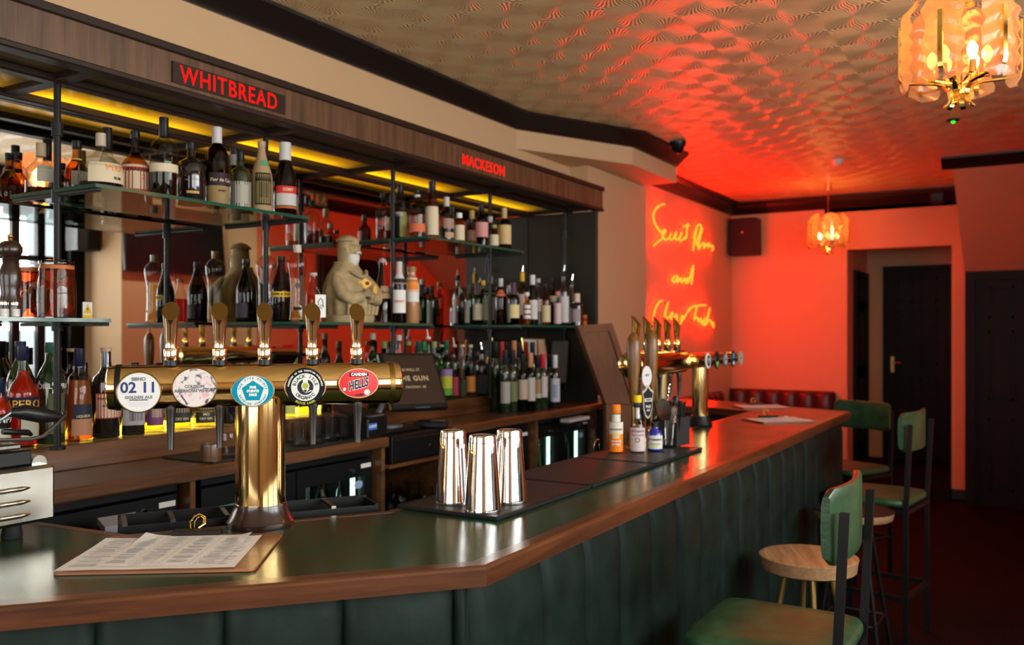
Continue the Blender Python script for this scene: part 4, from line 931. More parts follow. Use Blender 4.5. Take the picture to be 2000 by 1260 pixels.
MB().box((-.021, -.001, -.042), (.021, .001, .048)).build('card', white, o, None); MB().tube([(-.008, -.002, .005), (-.010, -.002, .020), (0, -.002, .034), (.008, -.002, .026), (.011, -.002, -.002), (.003, -.002, .008), (-.004, -.002, -.002), (.006, -.002, -.008)], .0016, 5).build('face_drawing', txtblack, o)
MB().cyl((0, 0, .048), (-.012, .018, .078), .0006, n=5).cyl((.0, .0, -.042), (.0, .0, -.0595), .0008, n=5).build('hanging_string', white, o)
t_, h_, r_ = B(747, 2.50, 512, 41, 'cone', 'clear', None, 'clear cone shaped swing top bottle of dark wine with tan label', G3, Z2, .05, ('wine', .42), [(.40,.60,TAN,80,25)], rn=.015, txt=[('Sloe Gin',.50,.010,txtblack,28)])
MB().tube([(.018*math.cos(a), .0, h_-.012+.03*math.sin(a)) for a in [PI*k/10 for k in range(11)]], .0016, 6).build('wire_bail', steelb, t_)
MB().lathe([(h_-.002, .011), (h_+.006, .013), (h_+.014, .010), (h_+.016, .004)], 14).build('china_stopper', flat((.5, .3, .4), .25), t_)
B(780, 2.47, 508, 28, 'bord', 'smoke', BK, 'dark gin bottle with long silver neck foil and white red label', G3, Z2, .03, ('dark', .5), [(.62,.97,SIL,360,0),(.16,.52,WH,120,0)], rn=.012, txt=[('FERNET',.34,.012,txtred,0)])
B(804, 2.50, 522, 29, 'crock', pm('tan_stoneware', (.42,.20,.08), .3, coat=.4), (.30,.14,.06), 'tan stoneware bottle with white and orange label at the right end', G3, Z2, .09, None, [(.38,.80,WH,130,10),(.55,.74,OR,90,15)])
# --- far shelf (u, Y, vtop, w, prof, glass, cap, look, liq, labs, capf)
far = [
 (917,2.55,556,20,'bord','dgreen',(.10,.10,.11),'green bottle with pale side label at the left end of the far shelf',None,[(.06,.58,(.45,.48,.46),80,-40)],.2),
 (933,2.44,553,21,'bord','green',(.06,.04,.04),'dark green bottle with cream label, second along the far shelf',None,[(.12,.50,(.55,.50,.36),130,0)],.28),
 (943,2.74,549,18,'bord','amber',YE,'gold capped bottle standing behind the second green bottle',('orange',.4),[(.2,.6,(.5,.45,.45),120,0)],.1),
 (957,2.62,541,26,'bord','green',(.62,.62,.62),'green bottle with white cap hidden by the shelf post',('yellow',.2),[(.10,.66,(.42,.42,.30),150,0)],.14),
 (978,2.50,545,24,'round','brown',SIL,'red brown whisky bottle with silver stopper on the far shelf',('cognac',.6),[(.62,.76,(.7,.16,.08),100,0)],.17),
 (994,2.72,558,18,'bord','dark',(.5,.42,.3),'short bottle with red label behind the green one',None,[(.5,.7,(.5,.10,.08),120,0)],.06),
 (1003,2.46,553,24,'bord','green',(.05,.02,.04),'green bottle with yellow cream label in the middle of the far shelf',None,[(.16,.48,(.66,.55,.26),120,10),(.06,.5,(.3,.34,.3),60,-60)],.28),
 (1020,2.72,531,24,'bord','amber',YE,'amber bottle with gold neck and pourer spout',('amber',.5),[(.2,.58,(.62,.5,.5),150,0)],.18),
 (1029,2.46,572,15,'small','amber',WH,'slim bottle with white and brown striped labels',('yellow',.25),[(.2,.3,WH,150,0),(.36,.46,WH,150,0),(.52,.62,WH,150,0)],.1),
 (1040,2.50,538,21,'slope','green',(.68,.66,.64),'green necked bottle with white cap and white label',None,[(.12,.50,(.64,.62,.60),140,0)],.19),
 (1051,2.68,545,18,'bord','clear',SIL,'clear bottle with silver cap behind the white capped green one',('cognac',.4),[(.3,.55,(.6,.45,.42),120,0)],.08),
 (1066,2.47,555,19,'round','amber',BK,'amber bottle with black collar and tall cream label',('yellow',.6),[(.08,.48,(.62,.50,.30),140,0)],.18),
 (1079,2.72,543,20,'bord','smoke',BK,'grey bottle with dark cap, behind the cream labelled amber one',('amber',.7),[(.5,.62,(.45,.4,.3),120,0)],.14),
 (1089,2.46,570,15,'bord','clear',(.55,.2,.12),'slim bottle with pink white label on the far shelf',('amber',.15),[(.06,.66,(.62,.46,.50),160,0)],.12),
 (1101,2.50,530,20,'bord','dark',BK,'tall bottle with pourer spout and wide white label',None,[(.06,.54,(.60,.58,.60),150,0)],.1),
 (1117,2.66,548,17,'slope','dark',(.05,.05,.05),'dark bottle with slanted pourer spout near the end panel',None,[(.06,.4,(.4,.36,.4),80,-30)],.1),
 (1127,2.44,574,23,'bord','dark',(.68,.50,.40),'dark bottle with orange and white neck foil at the far end',None,[(.12,.52,(.36,.28,.32),110,-20)],.28),
]
for u, Y, vt, w_, pf, g, cap, look, liq, labs, cf in far:
    t_, h_, r_ = B(u, Y, vt, w_, pf, g, cap, look, G4, Z2, cf, liq, labs, rn=.0125)
    if 'spout' in look: MB().cyl((0, 0, h_), (.006, 0, h_+.038), .005, .003, 8).build('pourer_spout', steel, t_)
o = thing('small_carton', 'little orange carton beside the farthest bottle on the far glass shelf', 'carton', (*at(1139, 600, Y=2.47).xy, Z2+.0005)); MB().bbox((-.018, -.018, 0), (.018, .018, .07), .001).build('carton', flat((.65, .16, .02)), o); MB().box((-.019, -.019, .03), (.019, .019, .05)).build('printed_band', flat((.30, .05, .02)), o, None)
# --- ledge, left
B(-2, 2.76, 740, 42, 'aperol', 'clear', DB, 'red aperitif bottle cut by the left edge of the picture', G5, ZL, .2, ('red', .75), [(.30,.50,BK,150,0),(.06,.30,(.55,.58,.46),140,10)], txt=[('CAMPARI',.42,.022,txtwhite,30)])
B(40, 2.84, 668, 52, 'noilly', 'dgreen', DB, 'dark green bottle with black cap behind the bright red one', G5, ZL, .16, None)
B(45, 2.755, 678, 56, 'aperol', 'clear', DB, 'bright red aperitif bottle with blue label and yellow lettering', G5, ZL, .14, ('red', .76), [(.36,.50,DB,150,10),(.10,.36,(.50,.50,.42),90,38)], txt=[('APEROL',.425,.030,txtgold,12)])
B(99, 2.745, 670, 54, 'noilly', 'dgreen', (.02,.10,.06), 'dark green vermouth bottle with white lettering across its shoulder', G5, ZL, .10, None, [(.10,.50,(.10,.10,.05),70,25),(.16,.30,(.22,.22,.20),50,25)], txt=[('NOILLY PRAT',.57,.0185,txtwhite,12)])
B(140, 2.84, 682, 30, 'bord', 'brown', (.42,.25,.16), 'dark brown bottle hidden behind the orange liqueur', G5, ZL, .03, None)
B(155, 2.745, 682, 50, 'taper', 'clear', (.012,.014,.04), 'orange liqueur bottle with navy cap and copper navy label', G5, ZL, .19, ('orange', .66), [(.06,.24,(.42,.20,.11),110,20),(.24,.40,(.02,.025,.04),100,20)], rn=.015, txt=[('LIQUEUR',.27,.009,txtcream,20)])
B(207, 2.75, 681, 50, 'bord', 'dark', (.55,.33,.22), 'black bottle with salmon wax top and cream label', G5, ZL, .035, None, [(.22,.50,(.42,.06,.04),118,14),(.23,.49,(.58,.46,.34),112,14)], rn=.016, txt=[('PORTOBELLO',.44,.009,txtblack,14),('ROAD GIN',.36,.007,txtblack,14)])
B(260, 2.75, 712, 42, 'round', 'dark', BK, 'black gin bottle with grey engraved portrait label', G5, ZL, .1, None, [(.14,.62,(.38,.36,.38),110,12),(.2,.52,(.20,.19,.21),60,12)], sq=.6, txt=[('MONKEY 47',.60,.009,txtblack,12)])
B(299, 2.76, 712, 42, 'small', 'clear', BK, 'gin bottle with yellow ledge glow painted in, purple portrait label', G5, ZL, .09, ('yellow', .62), [(.10,.56,PUR,90,14),(.22,.52,(.42,.30,.22),55,20)])  # yellow light of the ledge strip put into the liquid colour
B(352, 2.76, 712, 42, 'small', 'clear', BK, 'clear dry gin bottle with black botanical label, left one of the pair', G5, ZL, .09, ('yellow', .62), [(.10,.62,(.035,.04,.035),110,10),(.26,.60,(.40,.28,.16),80,10)], txt=[('DRY GIN',.16,.010,txtcream,10)])
B(399, 2.76, 712, 44, 'small', 'clear', BK, 'clear dry gin bottle with black botanical label, right one of the pair', G5, ZL, .09, ('yellow', .62), [(.06,.50,(.035,.04,.035),110,10),(.28,.58,(.40,.28,.16),80,10),(.235,.255,YE,110,10)], txt=[('DRY GIN',.13,.010,txtcream,10),('MO',.2,.012,txtcream,10)])
t_, h_, r_ = B(447, 2.755, 716, 34, 'small', 'dark', BK, 'black apothecary gin bottle with white diamond label', G5, ZL, .14, None, [(.42,.66,(.60,.58,.58),120,5)], txt=[('HENDRICKS',.57,.0115,txtblack,5),('GIN',.48,.010,txtblack,5)])
B(500, 2.76, 716, 30, 'small', 'clear', (.5,.46,.36), 'clear bottle hidden behind the brass column of the near tower', G5, ZL, .1, ('yellow', .5))
B(563, 2.76, 712, 28, 'small', 'clear', (.5,.46,.36), 'clear bottle with pale yellow label, left one above the ribbed tumblers', G5, ZL, .09, ('yellow', .55), [(.06,.66,(.48,.48,.12),140,0)])
B(598, 2.76, 716, 30, 'bord', 'clear', (.5,.46,.36), 'clear bottle with lime label, right one above the ribbed tumblers', G5, ZL, .09, ('yellow', .5), [(.3,.62,(.45,.47,.05),110,-10)])
B(637, 2.77, 722, 22, 'small', 'smoke', BK, 'small dark bottle left of the receipt printer', G5, ZL, .1, None)
# --- ledge, behind the till screen and right of it
right = [
 (728,2.74,652,22,'bord','green',(.5,.5,.46),'green bottle peeping out left of the till screen',('yellow',.5),[],.08),
 (750,2.75,668,20,'bord','green',OLV,'olive capped bottle above the left corner of the till screen',None,[],.1),
 (779,2.75,655,19,'slope','clear',(.6,.55,.55),'pale bottle with red mark above the till screen',('red',.4),[(.66,.8,(.6,.1,.1),90,0)],.08),
 (798,2.76,668,21,'bord','amber',OLV,'yellow green bottle neck above the middle of the till screen',('yellow',.5),[],.06),
 (817,2.75,668,17,'bord','dgreen',(.02,.05,.05),'dark green capped bottle above the till screen',None,[],.14),
 (828,2.76,668,17,'bord','lime',(.03,.2,.05),'bright green bottle above the till screen',None,[],.14),
 (836,2.83,658,14,'slope','clear',WH,'bottle with thin white pourer above the till screen',None,[],.04),
 (848,2.74,668,24,'bord','lime',(.28,.33,.14),'lime green bottle at the right corner of the till screen',('yellow',.4),[(.1,.4,(.4,.25,.5),130,0)],.1),
 (862,2.83,674,18,'bord','clear',(.62,.52,.30),'pale bottle with gold ringed neck behind the lime green ones',None,[],.04),
 (872,2.73,666,25,'bord','lime',(.01,.10,.05),'green bottle with yellow and purple label and dark green cap',('yellow',.4),[(.40,.52,(.35,.22,.5),130,0),(.20,.40,(.60,.62,.06),130,0),(.08,.20,(.15,.4,.05),130,0)],.16),
 (887,2.74,674,18,'bord','clear',(.5,.4,.36),'clear bottle with pourer spout and crimson label',None,[(.06,.40,(.45,.04,.10),140,0)],.04),
 (903,2.74,674,19,'bord','clear',(.62,.52,.40),'clear syrup bottle with black label on the ledge',('yellow',.3),[(.06,.34,(.04,.05,.03),130,0)],.04),
 (919,2.73,674,21,'bord','clear',(.62,.55,.25),'clear syrup bottle with orange label on the ledge',('amber',.4),[(.10,.40,(.62,.24,.05),130,0)],.05),
 (933,2.80,688,16,'bord','clear',(.22,.13,.08),'pale bottle with brown cork behind the charcoal one',None,[(.4,.6,(.55,.42,.4),130,0)],.08),
 (941,2.74,683,24,'bord','dark',BK,'charcoal bottle with pourer on the ledge',None,[(.05,.45,(.06,.06,.07),150,0)],.1),
 (955,2.73,689,21,'slope','clear',(.02,.28,.12),'clear bottle with green cap and green spotted label',None,[(.10,.44,(.40,.42,.36),130,0),(.26,.34,(.03,.3,.1),50,10)],.10),
 (979,2.73,711,28,'squat','dark',(.55,.38,.24),'squat dark liqueur bottle with round gold label',None,[(.16,.42,(.70,.36,.16),80,20)],.18),
]
for u, Y, vt, w_, pf, g, cap, look, liq, labs, cf in right:
    t_, h_, r_ = B(u, Y, vt, w_, pf, g, cap, look, G6, ZL, cf, liq, labs, rn=.0125)
    if 'pourer' in look: MB().cyl((0, 0, h_), (-.006, 0, h_+.04), .004, .003, 8).build('pourer_spout', white if 'white' in look or 'crimson' in look else steel, t_)
# --- wine on the counter
wine = [
 (968,2.62,668,19,'dgreen',(.012,.02,.02),'dark capped wine bottle at the left of the back row',[]),
 (980,2.63,668,19,'dgreen',(.45,.03,.04),'wine bottle with crimson foil, left one in the back row',[]),
 (993,2.62,669,19,'dgreen',(.014,.018,.02),'black foiled wine bottle beside the left crimson one',[]),
 (1004,2.63,666,18,'dgreen',(.50,.20,.08),'wine bottle with copper foil, left one in the back row',[]),
 (1013,2.62,669,18,'dgreen',(.015,.015,.03),'black foiled wine bottle between copper and crimson foils',[]),
 (1027,2.64,668,20,'dgreen',(.50,.03,.04),'wine bottle with crimson foil, right one in the back row',[]),
 (1040,2.62,669,19,'dgreen',(.012,.022,.022),'dark capped wine bottle left of the right copper foil',[]),
 (1053,2.63,665,19,'dgreen',(.62,.26,.09),'wine bottle with copper foil, right one in the back row',[]),
 (987,2.50,684,20,'dgreen',(.02,.02,.025),'black sparkling wine bottle with white label behind the squat liqueur',[(.16,.50,(.46,.46,.44),130,0)]),
 (1001,2.49,684,21,'dgreen',(.02,.02,.025),'black sparkling wine bottle with olive green label',[(.18,.50,(.20,.24,.10),130,0)]),
 (1021,2.46,692,20,'green',(.012,.02,.012),'green white wine bottle with cream label, first of the front row',[(.22,.56,(.58,.50,.38),150,0)]),
 (1036,2.44,690,20,'green',(.58,.27,.14),'wine bottle with copper foil and white label in the front row',[(.18,.58,(.60,.56,.54),150,0)]),
 (1049,2.46,694,18,'dgreen',(.012,.014,.02),'wine bottle with small brown picture label in the front row',[(.22,.30,(.62,.58,.54),120,0),(.30,.56,(.50,.30,.18),100,0)]),
 (1060,2.45,692,20,'dgreen',(.62,.02,.05),'wine bottle with bright red foil and white label in the front row',[(.22,.60,(.60,.56,.56),150,0)]),
 (1073,2.46,694,18,'dgreen',(.015,.015,.03),'black foiled wine bottle with cream label in the front row',[(.30,.62,(.58,.50,.36),150,0)]),
 (1084,2.43,694,20,'dark',(.66,.66,.66),'dark wine bottle with white cap and blue scroll label',[(.12,.56,(.55,.60,.68),140,0),(.2,.45,(.25,.32,.5),50,0)]),
]
for u, Y, vt, w_, g, cap, look, labs in wine:
    B(u, Y, vt, w_, 'bord', g, cap, look, G7, ZB, .24, None, labs, rn=.013)
# ================================================================== SHELF THINGS ON THE LEFT
def P(u, Y): q = at(u, 600, Y=Y); return q.x
t = thing('pepper_mill', 'tall dark wooden pepper mill with brass knob', 'pepper mill', (P(20, 2.46), 2.46, Z2+.001))
pmw = pm('dark_mill_wood', (.028, .012, .009), .3, coat=.3)
MB().lathe([(0,.030),(.03,.031),(.045,.029),(.065,.024),(.085,.026),(.11,.0295),(.13,.027),(.15,.019),(.156,.021),(.159,.019),(.162,.021),(.165,.019)], 28).build('mill_body', pmw, t)
MB().lathe([(.165,.018),(.172,.026),(.182,.031),(.195,.031),(.207,.024),(.212,.014)], 28).build('mill_head', pmw, t)
MB().lathe([(.212,.006),(.216,.0075),(.220,.006),(.223,.008),(.229,.007),(.231,.003)], 14).build('mill_knob', brass, t)
gs = None
for i, (u, l) in enumerate(((8, 'glass salt shaker half cut by the left edge of the picture'), (30, 'glass salt shaker in front of the pepper mill'))):
    if gs is None:
        gs = thing('salt_shaker', l, 'salt shaker', (0, 0, 0), 0, 'glass salt shakers')
        MB().lathe([(0,.014),(.002,.0155),(.028,.014),(.034,.010)], 16).build('shaker_glass', g_clear, gs); MB().lathe([(.001,.012),(.022,.012)], 14).build('salt', white, gs); MB().lathe([(.033,.011),(.040,.011),(.046,.006),(.047,.002)], 16).build('shaker_lid', steel, gs); o = gs
    else: o = copy_tree(gs); o['label'] = l
    o.location = (P(u, 2.42), 2.42, Z2+.001)
def preserve_jar(u, Y, vtop, wpx, label, full):
    dx, dy = ray(u); d = Y/dy; Ht = H+(650-vtop)/F*d-Z2; R = wpx/2*d/F
    t = thing('pickle_jar', label, 'jar', (d*dx, Y, Z2+.001), 0, 'clip top pickle jars on the lower left shelf')
    MB().lathe([(0,R*.9),(.003,R*.97),(.3*Ht,R),(.6*Ht,R*.98),(.78*Ht,R*.86),(.84*Ht,R*.84)], 32).build('jar_glass', g_clear, t)
    MB().lathe([(.004,R*.9),(.3*Ht,R*.93),(full*Ht,R*.90)], 28).build('brine', l_pickle, t)
    rr = random.Random(3)
    for k in range(11):
        a = k*2.4; q = R*.62; z = full*Ht*(.70 if k < 4 else .2+.35*rr.random()); M = Matrix.Translation((q*math.cos(a), q*math.sin(a), z))
        if k < 4 or k > 8: MB().lathe([(-.016,.002),(-.011,.012),(0,.016),(.011,.012),(.016,.002)], 12, 0, M).build('pickled_onion', flat((.45,.16,.14), .4), t, 80)
        else: MB().lathe([(-.03,.004),(-.02,.009),(.03,.009),(.04,.004)], 8, 0, M @ Matrix.Rotation(.25, 4, 'X')).build('gherkin', flat((.14,.10,.03), .4), t, 80)
    MB().lathe([(.84*Ht,R*.88),(.90*Ht,R*.90),(.91*Ht,R*.86)], 28).build('rubber_seal', flat((.55,.16,.05), .4), t)
    MB().lathe([(.915*Ht,R*.88),(.95*Ht,R*.90),(.985*Ht,R*.86),(Ht,R*.6)], 28).build('glass_lid', g_clear, t)
    MB().tube([(-R*.9, -.006, .97*Ht), (-R*1.0, -.008, .9*Ht), (-R*1.04, -.004, .8*Ht), (-R*.95, .004, .72*Ht)], .0014, 6).tube([(R*.87*math.cos(a), R*.87*math.sin(a), .835*Ht) for a in [2*PI*k/20 for k in range(20)]], .0012, 5, closed=True).build('wire_clip', steel, t)
    return t
preserve_jar(56, 2.62, 514, 44, 'clip top jar of pickles half hidden behind the pepper mill', .84)
preserve_jar(110, 2.52, 509, 72, 'large clip top jar of pickles with onions floating on top', .84)
t = thing('warning_label', 'yellow triangle warning sticker on the mirror beside the pickle jars', 'sticker', (P(172, 2.888), 2.8905, Z2+.004))
MB().box((-.018, 0, 0), (.018, .001, .062)).build('sticker_sheet', white, t, None); MB().add([(-.0165,-.0006,.022),(.0165,-.0006,.022),(0,-.0006,.058)],[(0,1,2)]).build('yellow_triangle', flat(YE), t, None); MB().box((-.017,-.0008,.002),(.017,-.0002,.017)).build('yellow_band', flat(YE), t, None); MB().add([(.003,-.0010,.048),(-.005,-.0010,.036),(.000,-.0010,.036),(-.003,-.0010,.026),(.005,-.0010,.039),(.0,-.0010,.039)],[(0,1,2,3,4,5)]).build('lightning_mark', txtblack, t, None)
# ================================================================== STONE BUST
t = thing('stone_bust', 'weathered sandstone bust of a hooded bearded monk with ochre heart', 'bust', (P(681, 2.56), 2.56, Z2+.001), 0)
b = MB(); SEG = 48; rings = []
def ringpts(z, cx, cy_, rx, ry, fold=0, nf=9, ph=0):
    out = []
    for i in range(SEG):
        a = 2*PI*i/SEG; k = 1+fold*math.sin(nf*a+ph)
        p = 2.5; c, s_ = math.cos(a), math.sin(a); e = (abs(c)**p+abs(s_)**p)**(-1/p)
        out.append((cx+rx*k*e*c, cy_+ry*k*e*s_, z))
    return out
prof = [(0,.0,.0,.118,.085,0),(.03,0,0,.120,.087,0),(.034,0,0,.112,.080,.02),(.08,0,0,.116,.084,.05),(.13,.0,0,.122,.082,.05),(.165,-.002,.0,.112,.076,.03),(.20,-.004,.004,.094,.066,.02),(.225,-.004,.008,.072,.056,.01),(.245,-.003,.012,.052,.050,0),(.262,-.002,.012,.046,.050,0)]
rings = [ringpts(z, cx, cy_, rx, ry, f, 11, .4) for z, cx, cy_, rx, ry, f in prof]
vs = [v for r in rings for v in r]; fs = [(j*SEG+i, j*SEG+(i+1) % SEG, (j+1)*SEG+(i+1) % SEG, (j+1)*SEG+i) for j in range(len(rings)-1) for i in range(SEG)] + [tuple(range(SEG-1, -1, -1)), tuple((len(rings)-1)*SEG+i for i in range(SEG))]
torso = b.add(vs, fs).build('robe', stone, t, 60)
# head turned to the right of the picture
Mh = Matrix.Translation((-.002, .004, 0)) @ Matrix.Rotation(.10, 4, 'Z')
MB().lathe([(.235,.038),(.262,.041),(.29,.043),(.32,.042),(.345,.039),(.352,.038)], 32, 0, Mh, ex=.95, ey=1.05).build('hood', stone, t, 60)
MB().lathe([(.347,.044),(.350,.050),(.354,.050),(.362,.042),(.372,.028),(.377,.008)], 32, 0, Mh).build('cap_brim', stone, t, 60)
fc = MB()
fz = [(.272,.012,.030),(.285,.026,.038),(.30,.031,.041),(.318,.032,.043),(.334,.031,.042),(.349,.028,.040)]
vs = []; 
for z, rx, ry in fz:
    for i in range(20):
        a = 2*PI*i/20; vs.append((rx*math.cos(a), -.016+ry*math.sin(a)*.95, z))
fc.add(vs, [(j*20+i, j*20+(i+1) % 20, (j+1)*20+(i+1) % 20, (j+1)*20+i) for j in range(5) for i in range(20)] + [tuple(range(19, -1, -1)), tuple(5*20+i for i in range(20))], 0, Mh)
fc.add([(-.005,-.052,.325),(.005,-.052,.325),(-.007,-.060,.304),(.007,-.060,.304),(0,-.068,.306),(0,-.058,.328),(-.006,-.050,.300),(.006,-.050,.300)], [(0,2,4,5),(1,5,4,3),(0,5,1),(2,6,7,3),(2,3,4),(0,6,2),(1,3,7)], 0, Mh)
for s_ in (-1, 1):
    fc.lathe([(-.006,.001),(-.003,.006),(.003,.006),(.006,.001)], 10, 0, Mh @ Matrix.Translation((s_*.0135, -.050, .322)))
    fc.tube([Mh @ Vector((s_*.004, -.058, .329)), Mh @ Vector((s_*.014, -.058, .333)), Mh @ Vector((s_*.025, -.048, .329))], .0032, 6)
    fc.lathe([(-.012,.002),(-.006,.005),(.006,.006),(.012,.002)], 8, 0, Mh @ Matrix.Translation((s_*.034, -.018, .312)))
fc.tube([Mh @ Vector((-.010, -.056, .297)), Mh @ Vector((0, -.060, .2975)), Mh @ Vector((.010, -.056, .297))], .0022, 6)
fc.build('face', stone, t, 60)
bd = MB(); bd.lathe([(.248,.006),(.254,.020),(.264,.029),(.278,.034),(.292,.035),(.300,.033)], 24, 0, Mh @ Matrix.Translation((0, -.024, -.008)), ex=.92, ey=.90)
bd.tube([Mh @ Vector((-.016, -.056, .296)), Mh @ Vector((-.006, -.061, .301)), Mh @ Vector((0, -.061, .300)), Mh @ Vector((.006, -.061, .301)), Mh @ Vector((.016, -.056, .296))], .0042, 6)
tag(bd.build('beard', beard_m, t, 60), 'pale painted beard')
# sleeves meeting at the front, hands, folds
for s_ in (-1, 1):
    sl = MB().tube([(s_*.085, -.01, .200), (s_*.108, -.035, .160), (s_*.110, -.062, .120), (s_*.075, -.088, .098), (s_*.030, -.098, .108)], [.022, .026, .030, .028, .024], 14).build('sleeve', stone, t, 60)
    hb = MB().tube([(s_*.034, -.098, .110), (s_*.012, -.106, .122)], [.015, .013], 10)
    for k in range(4): hb.tube([(s_*.014, -.106, .112+k*.007), (s_*-.004, -.113, .116+k*.007), (s_*-.016, -.108, .118+k*.007)], [.0042, .0040, .003], 6)
    hb.tube([(s_*.014, -.108, .132), (s_*.004, -.112, .144)], [.005, .0035], 6)
    hb.build('hand', stone, t, 60)
for x, z0, z1 in ((-.085, .035, .10), (-.06, .035, .095), (-.035, .035, .09), (-.01, .035, .095), (.015, .035, .10), (.04, .035, .09), (.065, .035, .095), (.088, .035, .10)):
    MB().tube([(x, -.074, z0), (x*1.02, -.079, (z0+z1)/2), (x*.96, -.078, z1)], [.010, .011, .007], 8).build('robe_fold', stone, t, 60)
MB().tube([(-.05, -.062, .215), (-.03, -.076, .20), (0, -.080, .195), (.03, -.074, .205), (.045, -.058, .222)], .008, 8).build('collar_roll', stone, t, 60)
ht = MB()
def blob(m, pts, n=10): 
    m.add([tuple(p) for p in pts], [tuple(range(len(pts)))])
blob(ht, [(.012+.030*math.cos(a)*(1+.18*math.sin(5*a)), -.0835-.010*math.cos(a), .168+.018*math.sin(a)*(1+.2*math.cos(4*a))) for a in [2*PI*k/16 for k in range(16)]])
blob(ht, [(.050+.014*math.cos(a), -.105, .138+.024*math.sin(a)) for a in [2*PI*k/12 for k in range(12)]])
tag(ht.build('painted_heart', heart_m, t, None), 'ochre painted heart'); MB().lathe([(-.008,.001),(-.004,.010),(.004,.012),(.009,.002)], 12, 0, Matrix.Translation((.022, -.086, .168)) @ Matrix.Scale(.5, 4, (0, 1, 0))).build('red_centre', dkred, t, 60)
# ================================================================== BACK COUNTER THINGS
# ribbed tumblers
def tumbler(label, loc, first=[None]):
    if first[0] is None:
        t = thing('ribbed_tumbler', label, 'glass', loc, 0, 'ribbed glass tumblers by the receipt printer')
        b = MB(); n = 48
        def rr(r, z): return [(r*(1+(.03 if i % 2 else 0))*math.cos(2*PI*i/n), r*(1+(.03 if i % 2 else 0))*math.sin(2*PI*i/n), z) for i in range(n)]
        R_ = [rr(.033, 0), rr(.037, .004), rr(.038, .055)] + [[(r*math.cos(2*PI*i/n), r*math.sin(2*PI*i/n), z) for i in range(n)] for r, z in ((.0385, .060), (.039, .092), (.0365, .092), (.036, .058), (.034, .012), (.001, .010))]
        vs = [v for q in R_ for v in q]; fs = [(j*n+i, j*n+(i+1) % n, (j+1)*n+(i+1) % n, (j+1)*n+i) for j in range(len(R_)-1) for i in range(n)] + [tuple(range(n-1, -1, -1))]
        b.add(vs, fs).build('glass_bowl', g_tumbler, t, 60); first[0] = t; return t
    o = copy_tree(first[0]); o.location = loc; o['label'] = label; return o
t = thing('service_mat', 'thin black ribbed mat under the tumblers on the back counter', 'bar mat', (1.93, 2.37, ZB+.0005)); MB().bbox((.10, 0, 0), (.92, .26, .004), .001).build('mat_sheet', matm, t)
tl = ['first from the left in the front row', 'second from the left in the front row', 'third from the left in the front row', 'last of the front row, beside the printer', 'in the back row beside the brass column', 'in the back row behind the front two']
for i, (u, Y) in enumerate(((588, 2.43), (617, 2.44), (645, 2.45), (668, 2.46), (575, 2.54), (634, 2.54))):
    q = at(u, 600, Y=Y); tumbler('ribbed clear tumbler, ' + tl[i], (q.x, q.y, ZB+.0048))
q = at(447, 600, Y=2.43); t = thing('crystal_tumbler', 'cut crystal tumbler below the white diamond gin label', 'glass', (q.x, q.y, ZB+.0048))
MB().lathe([(0,.028),(.004,.030),(.02,.034),(.05,.036),(.085,.033),(.085,.031),(.05,.033),(.012,.030),(.01,.001)], 20).build('glass_bowl', g_tumbler, t, 10)
q = at(412, 600, Y=2.42); t = thing('wooden_pot', 'small brown wooden pot left of the brass column', 'pot', (q.x, q.y, ZB+.001)); MB().lathe([(0,.030),(.004,.034),(.05,.036),(.06,.034),(.06,.030),(.01,.028),(.01,.001)], 24).build('pot_body', back_w, t)
# receipt printer
q = at(703, 600, Y=2.47); t = thing('receipt_printer', 'black receipt printer with blue sticker left of the till', 'printer', (q.x, q.y, ZB+.001), .12)
MB().bbox((-.075, -.09, 0), (.075, .09, .085), .006).hexa([(-.07,-.088,.085),(.07,-.088,.085),(.07,.088,.13),(-.07,.088,.13)], (0, 0, -.02)).hexa([(-.07,-.088,.085),(.07,-.088,.085),(.07,.085,.085),(-.07,.085,.085)], (0, 0, .002)).build('printer_body', black, t)
MB().box((-.072, -.091, .035), (-.010, -.0902, .062)).build('blue_sticker', flat((.03, .16, .50)), t, None); text('lettering', 'CARDIFF', txtwhite, t, frame_m((-.041, -.0914, .049), (1, 0, 0)), .015, .0003, .0001)
MB().box((-.05, -.0905, .088), (.05, -.05, .092)).build('paper_slot', greybezel, t, None)
# cash drawer in the niche
t = thing('cash_drawer', 'black cash drawer on the low shelf under the till screen', 'cash drawer', (2.952, 2.335, 1.0235))
MB().bbox((0, .012, .004), (.445, .40, .118), .004).build('drawer_case', black, t); dr = MB().bbox((.006, 0, .010), (.439, .012, .104), .003).build('drawer_front', pm('black_gloss', (.008, .008, .009), .18), t)
MB().cyl((.26, 0, .055), (.26, -.006, .055), .010, n=16).build('drawer_lock', steel, dr); 
for x in (.02, .425):
    MB().cyl((x, .03, 0), (x, .03, .005), .010, n=10).build('rubber_foot', rubber, t)
t = thing('till_terminal', 'black till base and card reader cluttered on top of the cash drawer', 'till', (3.0, 2.36, 1.1425))
MB().bbox((0, .05, 0), (.24, .25, .018), .006).build('base_plate', black, t); MB().lathe([(0,.07),(.01,.07),(.014,.05)], 24, 0, Matrix.Translation((.12, .15, .018))).build('turntable', greybezel, t)
MB().tube([(.05, .16, .018), (.06, .17, .05), (.09, .16, .10), (.10, .14, .14)], [.030, .018, .014, .014], 10).build('stand_arm', greybezel, t)
M = Matrix.Translation((.33, .07, .006)) @ Matrix.Rotation(.35, 4, 'Z') @ Matrix.Rotation(.25, 4, 'X')
o = thing('card_reader', 'dark card payment reader lying beside the till screen', 'card reader', (3.33, 2.42, 1.143), .35)
cr_ = MB().bbox((-.035, -.075, 0), (.035, .075, .030), .006).build('reader_body', black, o); MB().bbox((-.028, .005, .030), (.028, .060, .0325), .001).build('reader_screen', screen_m, cr_, None)
kb = MB(); 
